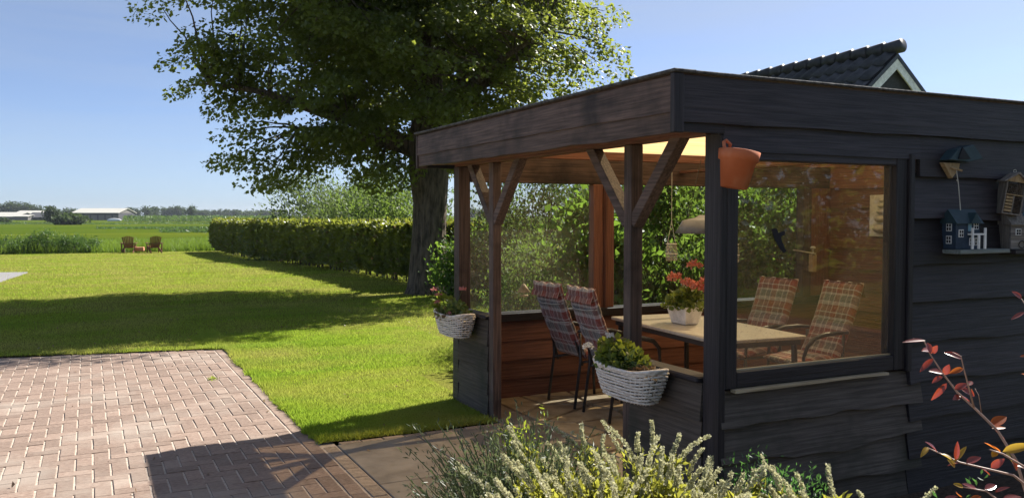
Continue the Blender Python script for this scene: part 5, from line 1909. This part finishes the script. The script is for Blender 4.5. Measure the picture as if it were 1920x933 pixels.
reeds('ditch_reeds', -14, 12, 53.6, 57.5, 26000, .45, 0.95, 'reed')
reeds('meadow_tall_grass', -30, 45, 57, 90, 42000, .25, .5, 'reed')
for i, (px, d, hgt, wdt) in enumerate([(40, 56, 1.0, 1.0), (72, 55.5, 1.15, 1.2), (92, 55.5, 1.3, 1.1), (118, 56, 1.0, 1.1), (140, 55.8, 1.15, .9), (15, 56, .9, 1.0), (165, 56, .8, 1.0)]):
    p = at(px, 476, d - 5)
    lab = ['leafy weed clump between the tallest one and the frame edge', 'dark weed clump just beside the tallest one on the ditch edge', 'tallest dark weed clump on the ditch edge', 'dark weed clump on the armchair side of the tallest one',
           'weed clump with a leaning top, nearer the armchairs', 'pale weed clump at the very edge of the frame by the ditch', 'lowest weed clump, last before the garden armchairs'][i]
    shrub('tall_weed', lab, 'weeds', (p.x, 54.3, -.5), (wdt * .8, .6, hgt), 1500, .10, 'weed', .4, 20, 14, 'weed clumps on the ditch edge')


# ------------------------------------------------------------------ beyond the pasture
def gable_building(name, label, px0, px1, d, dep, eave, ridge, roofm, wallm, cat='barn'):
    a, b = at(px0, 403, d), at(px1, 403, d)
    ux = Vector((b.x - a.x, b.y - a.y, 0))
    Ln = ux.length
    ux.normalize()
    uy = Vector((-ux.y, ux.x, 0))
    o = Vector((a.x, a.y, -.75))
    t = thing(name, label, cat, tuple(o))
    def P(x, y, z):
        return o + ux * x + uy * y + Vector((0, 0, z))
    obj('wall', MB().hexa([P(0, 0, 0), P(Ln, 0, 0), P(Ln, dep, 0), P(0, dep, 0), P(0, 0, eave), P(Ln, 0, eave), P(Ln, dep, eave), P(0, dep, eave)]), wallm, t)
    obj('gable', MB().prism([P(Ln - .3, 0, eave), P(Ln - .3, dep, eave), P(Ln - .3, dep / 2, ridge)], ux * .3), 'barn_wall2', t)
    for s in (0, 1):
        y0, y1 = (-.8, dep / 2) if s == 0 else (dep + .8, dep / 2)
        zl = eave - .8 * (ridge - eave) / (dep / 2)
        obj('roof', MB().hexa([P(-.5, y0, zl), P(Ln + .5, y0, zl), P(Ln + .5, y1, ridge), P(-.5, y1, ridge), P(-.5, y0, zl + .25), P(Ln + .5, y0, zl + .25), P(Ln + .5, y1, ridge + .25), P(-.5, y1, ridge + .25)]), roofm, t)
    return t, P, Ln


t, P, Ln = gable_building('barn', 'long dark barn with pale roof beyond the pasture', 136, 222, 400, 18, 3.4, 5.4, 'barn_roof', 'barn_wall')
for k in range(6):
    obj('door', MB().hexa([P(2 + k * 3.4, -.1, 0), P(4.6 + k * 3.4, -.1, 0), P(4.6 + k * 3.4, 0, 0), P(2 + k * 3.4, 0, 0), P(2 + k * 3.4, -.1, 2.4), P(4.6 + k * 3.4, -.1, 2.4), P(4.6 + k * 3.4, 0, 2.4), P(2 + k * 3.4, 0, 2.4)]), 'barn_wall2', t)
gable_building('barn', 'low farm building with bright white roof at the frame edge beyond the pasture', -40, 30, 420, 18, 1.6, 3.6, 'barn_roof', 'barn_wall2')
gable_building('barn', 'pale roofed barn behind the dark shed beyond the pasture', 26, 78, 460, 14, 3.0, 4.6, 'barn_roof', 'barn_wall2')
gable_building('shed', 'dark roofed shed beside the white roofed farm building', 52, 84, 400, 10, 1.4, 3.4, 'barn_wall', 'barn_wall', 'shed')
gable_building('shed', 'small grey shed with white end in front of the white roof', 28, 52, 396, 7, 1.7, 2.3, 'barn_roof', 'barn_wall2', 'shed')
for (px, d, L_, r_, lab) in ((157, 330, 3.2, 1.0, 'white wrapped silage heap before the barn wall'), (214, 330, 5.6, .85, 'long white wrapped silage heap by the barn gable')):
    p = at(px, 404, d)
    mb = MB()
    mb.ball((0, 0, 0), r_, 14, 8)
    mb.v = [(p.x + RGT.x * x * L_ / r_ / 2 + y * RGT.y, p.y + RGT.y * x * L_ / r_ / 2 + y * RGT.x, -.75 + max(0, z + r_ * .4) + .1 * noise.noise((x, y, z))) for x, y, z in mb.v]
    s_ = tag(obj('silage_heap', mb, 'film', None, True), lab, 'silage heap')


def far_tree(name, label, px, top, d, wpx, group=None, mat='far_leaf', kind=0, basez=-.75, n=900):
    p = at(px, top, d)
    h = p.z - basez
    r = wpx / 2 * d / FOC
    t = thing(name, label, 'tree' if name != 'field_bush' else 'bush', (p.x, p.y, basez), 0, group)
    if h > 4:
        obj('trunk', MB().tube([(p.x, p.y, basez), (p.x, p.y, basez + h * .6)], [.04 * h, .02 * h], 6), 'twig', t)
    ncl = 26
    cl = in_ball(ncl) * np.array([r * .85, r * .85, h * .40])
    ids = rng.integers(0, ncl, n)
    cr = r * .33
    P = np.array([p.x, p.y, basez + h * (.54 if h > 4 else .45)]) + cl[ids] + rng.normal(size=(n, 3)) * np.array([cr, cr, h * .09])
    P[:, 2] = np.clip(P[:, 2], basez + .05 * h, basez + h)
    leaves('crown', P, rng.uniform(.6, 1.2, n) * max(.25, min(r, h) * .30), mat, t, spread=1, aspect=.8)
    return t


FG = 'trees along the horizon'
ft = [(4, 381, 560, 14, 'tall poplar like tree at the frame edge over the white farm roof'), (16, 376, 560, 22, 'broad flat topped tree over the white farm roof'), (28, 377, 560, 16, 'tree with a straight side beside the gap over the white farm roof'),
      (36, 379, 570, 11, 'slim tree right after the gap over the farm roofs'), (45, 378, 560, 16, 'rounded tallest tree of the dark group over the shed'), (58, 382, 560, 18, 'wide dark tree over the dark shed'), (71, 384, 560, 14, 'last dark tree of the farm group before the round bush'),
      (116, 391, 600, 6, 'tiny slim tree between the round bush and the barn'), (131, 390, 600, 18, 'low wide tree peeping over the barn end'), (207, 388, 620, 9, 'little treetop rising over the barn ridge'),
      (229, 391, 640, 10, 'pale tree just behind the barn gable'), (242, 390, 640, 15, 'round dark tree first after the barn'), (257, 390, 640, 11, 'slim tree second after the barn'),
      (276, 387, 640, 18, 'domed tree after the gap beside the barn trees'), (290, 388, 650, 16, 'domed tree leaning on its neighbour in mid horizon'), (308, 388, 700, 12, 'pale tree at the start of the misty row'),
      (320, 388, 700, 15, 'misty tree near the start of the row'), (330, 386, 700, 16, 'tallest misty tree of the row'), (343, 388, 700, 14, 'misty tree just before the green standout'), (357, 384, 520, 17, 'standout dark green tree above the rest of the horizon row'),
      (371, 393, 800, 14, 'low even tree right after the green standout'), (385, 393, 800, 14, 'low even tree second after the green standout'), (400, 394, 820, 14, 'low faint tree in the even row'), (413, 392, 800, 8, 'small pointed tree above the even row'),
      (424, 393, 820, 14, 'faint low tree over the hedge end'), (440, 393, 820, 15, 'faint low tree above the hedge end slope'), (453, 394, 850, 14, 'faint tree before the thin horizon stretch'), (468, 396, 900, 16, 'very low faint tree in the thin stretch'),
      (488, 394, 850, 18, 'faint wide tree after the thin stretch'), (506, 394, 850, 16, 'faint tree near the airy shrubs'), (524, 395, 850, 18, 'faint tree touching the airy shrubs'), (880, 391, 800, 26, 'faint far tree seen through the pavilion beside the far post'),
      (905, 392, 800, 26, 'faint far tree seen through the pavilion beside the brace post')]
for px, top, d, wpx, lab in ft:
    far_tree('far_tree', lab, px, top, d, wpx * 1.15, FG)
far_tree('field_bush', 'round olive bush standing in the pasture before the barns', 97, 387, 230, 26, None, 'far_leaf', n=1500)
far_tree('field_bush', 'wide low dark bush in the pasture below the barn roof', 131, 398, 215, 44, None, 'far_leaf', n=1500, basez=-.9)
far_tree('field_bush', 'small low dark bush at the frame edge of the pasture', 6, 407, 230, 26, None, 'far_leaf', n=500, basez=-.85)

for (dd, n, px0, px1, hh, nm) in ((150, 2600, 180, 560, .35, 'ditch_growth'), (225, 3200, -40, 560, .6, 'ditch_growth'), (120, 900, 300, 420, .3, 'ditch_growth')):
    q = [at(random.uniform(px0, px1), 403, dd + random.gauss(0, 1.5)) for _ in range(n)]
    q = np.array([(a.x, a.y, -.78 + random.uniform(0, hh) * max(0, .6 + .8 * noise.noise((a.x * .05, a.y * .05, 2)))) for a in q])
    tag(leaves(nm, q, rng.uniform(.25, .5, n), 'weed', None, axis=np.tile(np.array([0, 0, .8]), (n, 1)), spread=.8, aspect=.4), kind='stuff')
mz = []
for _ in range(9000):
    px, d = random.uniform(232, 560), random.uniform(300, 330)
    q = at(px, 403, d)
    mz.append((q.x, q.y, -.75 + random.uniform(0, 1.7)))
tag(leaves('maize_field', np.array(mz), rng.uniform(.6, 1.1, len(mz)), 'maize', None, axis=np.tile(np.array([0, 0, 1.0]), (len(mz), 1)), spread=.7, aspect=.35), kind='stuff')

# ------------------------------------------------------------------ air
hm = bpy.data.materials.new('haze_air')
hm.use_nodes = True
ht = hm.node_tree
ht.nodes.remove(ht.nodes['Principled BSDF'])
pv = ht.nodes.new("ShaderNodeVolumePrincipled")
pv.inputs['Color'].default_value = (0.80, 0.89, 1.0, 1)
pv.inputs['Density'].default_value = 0.00013
ht.links.new(pv.outputs['Volume'], ht.nodes['Material Output'].inputs['Volume'])
M['haze'] = hm
tag(obj('haze', MB().box((-2700, -60, -2.2), (2700, 2700, 22.0)), 'haze'), kind='stuff')

# ------------------------------------------------------------------ cleanup of helper properties
for o in list(bpy.data.objects):
    if '_o' in o:
        del o['_o']
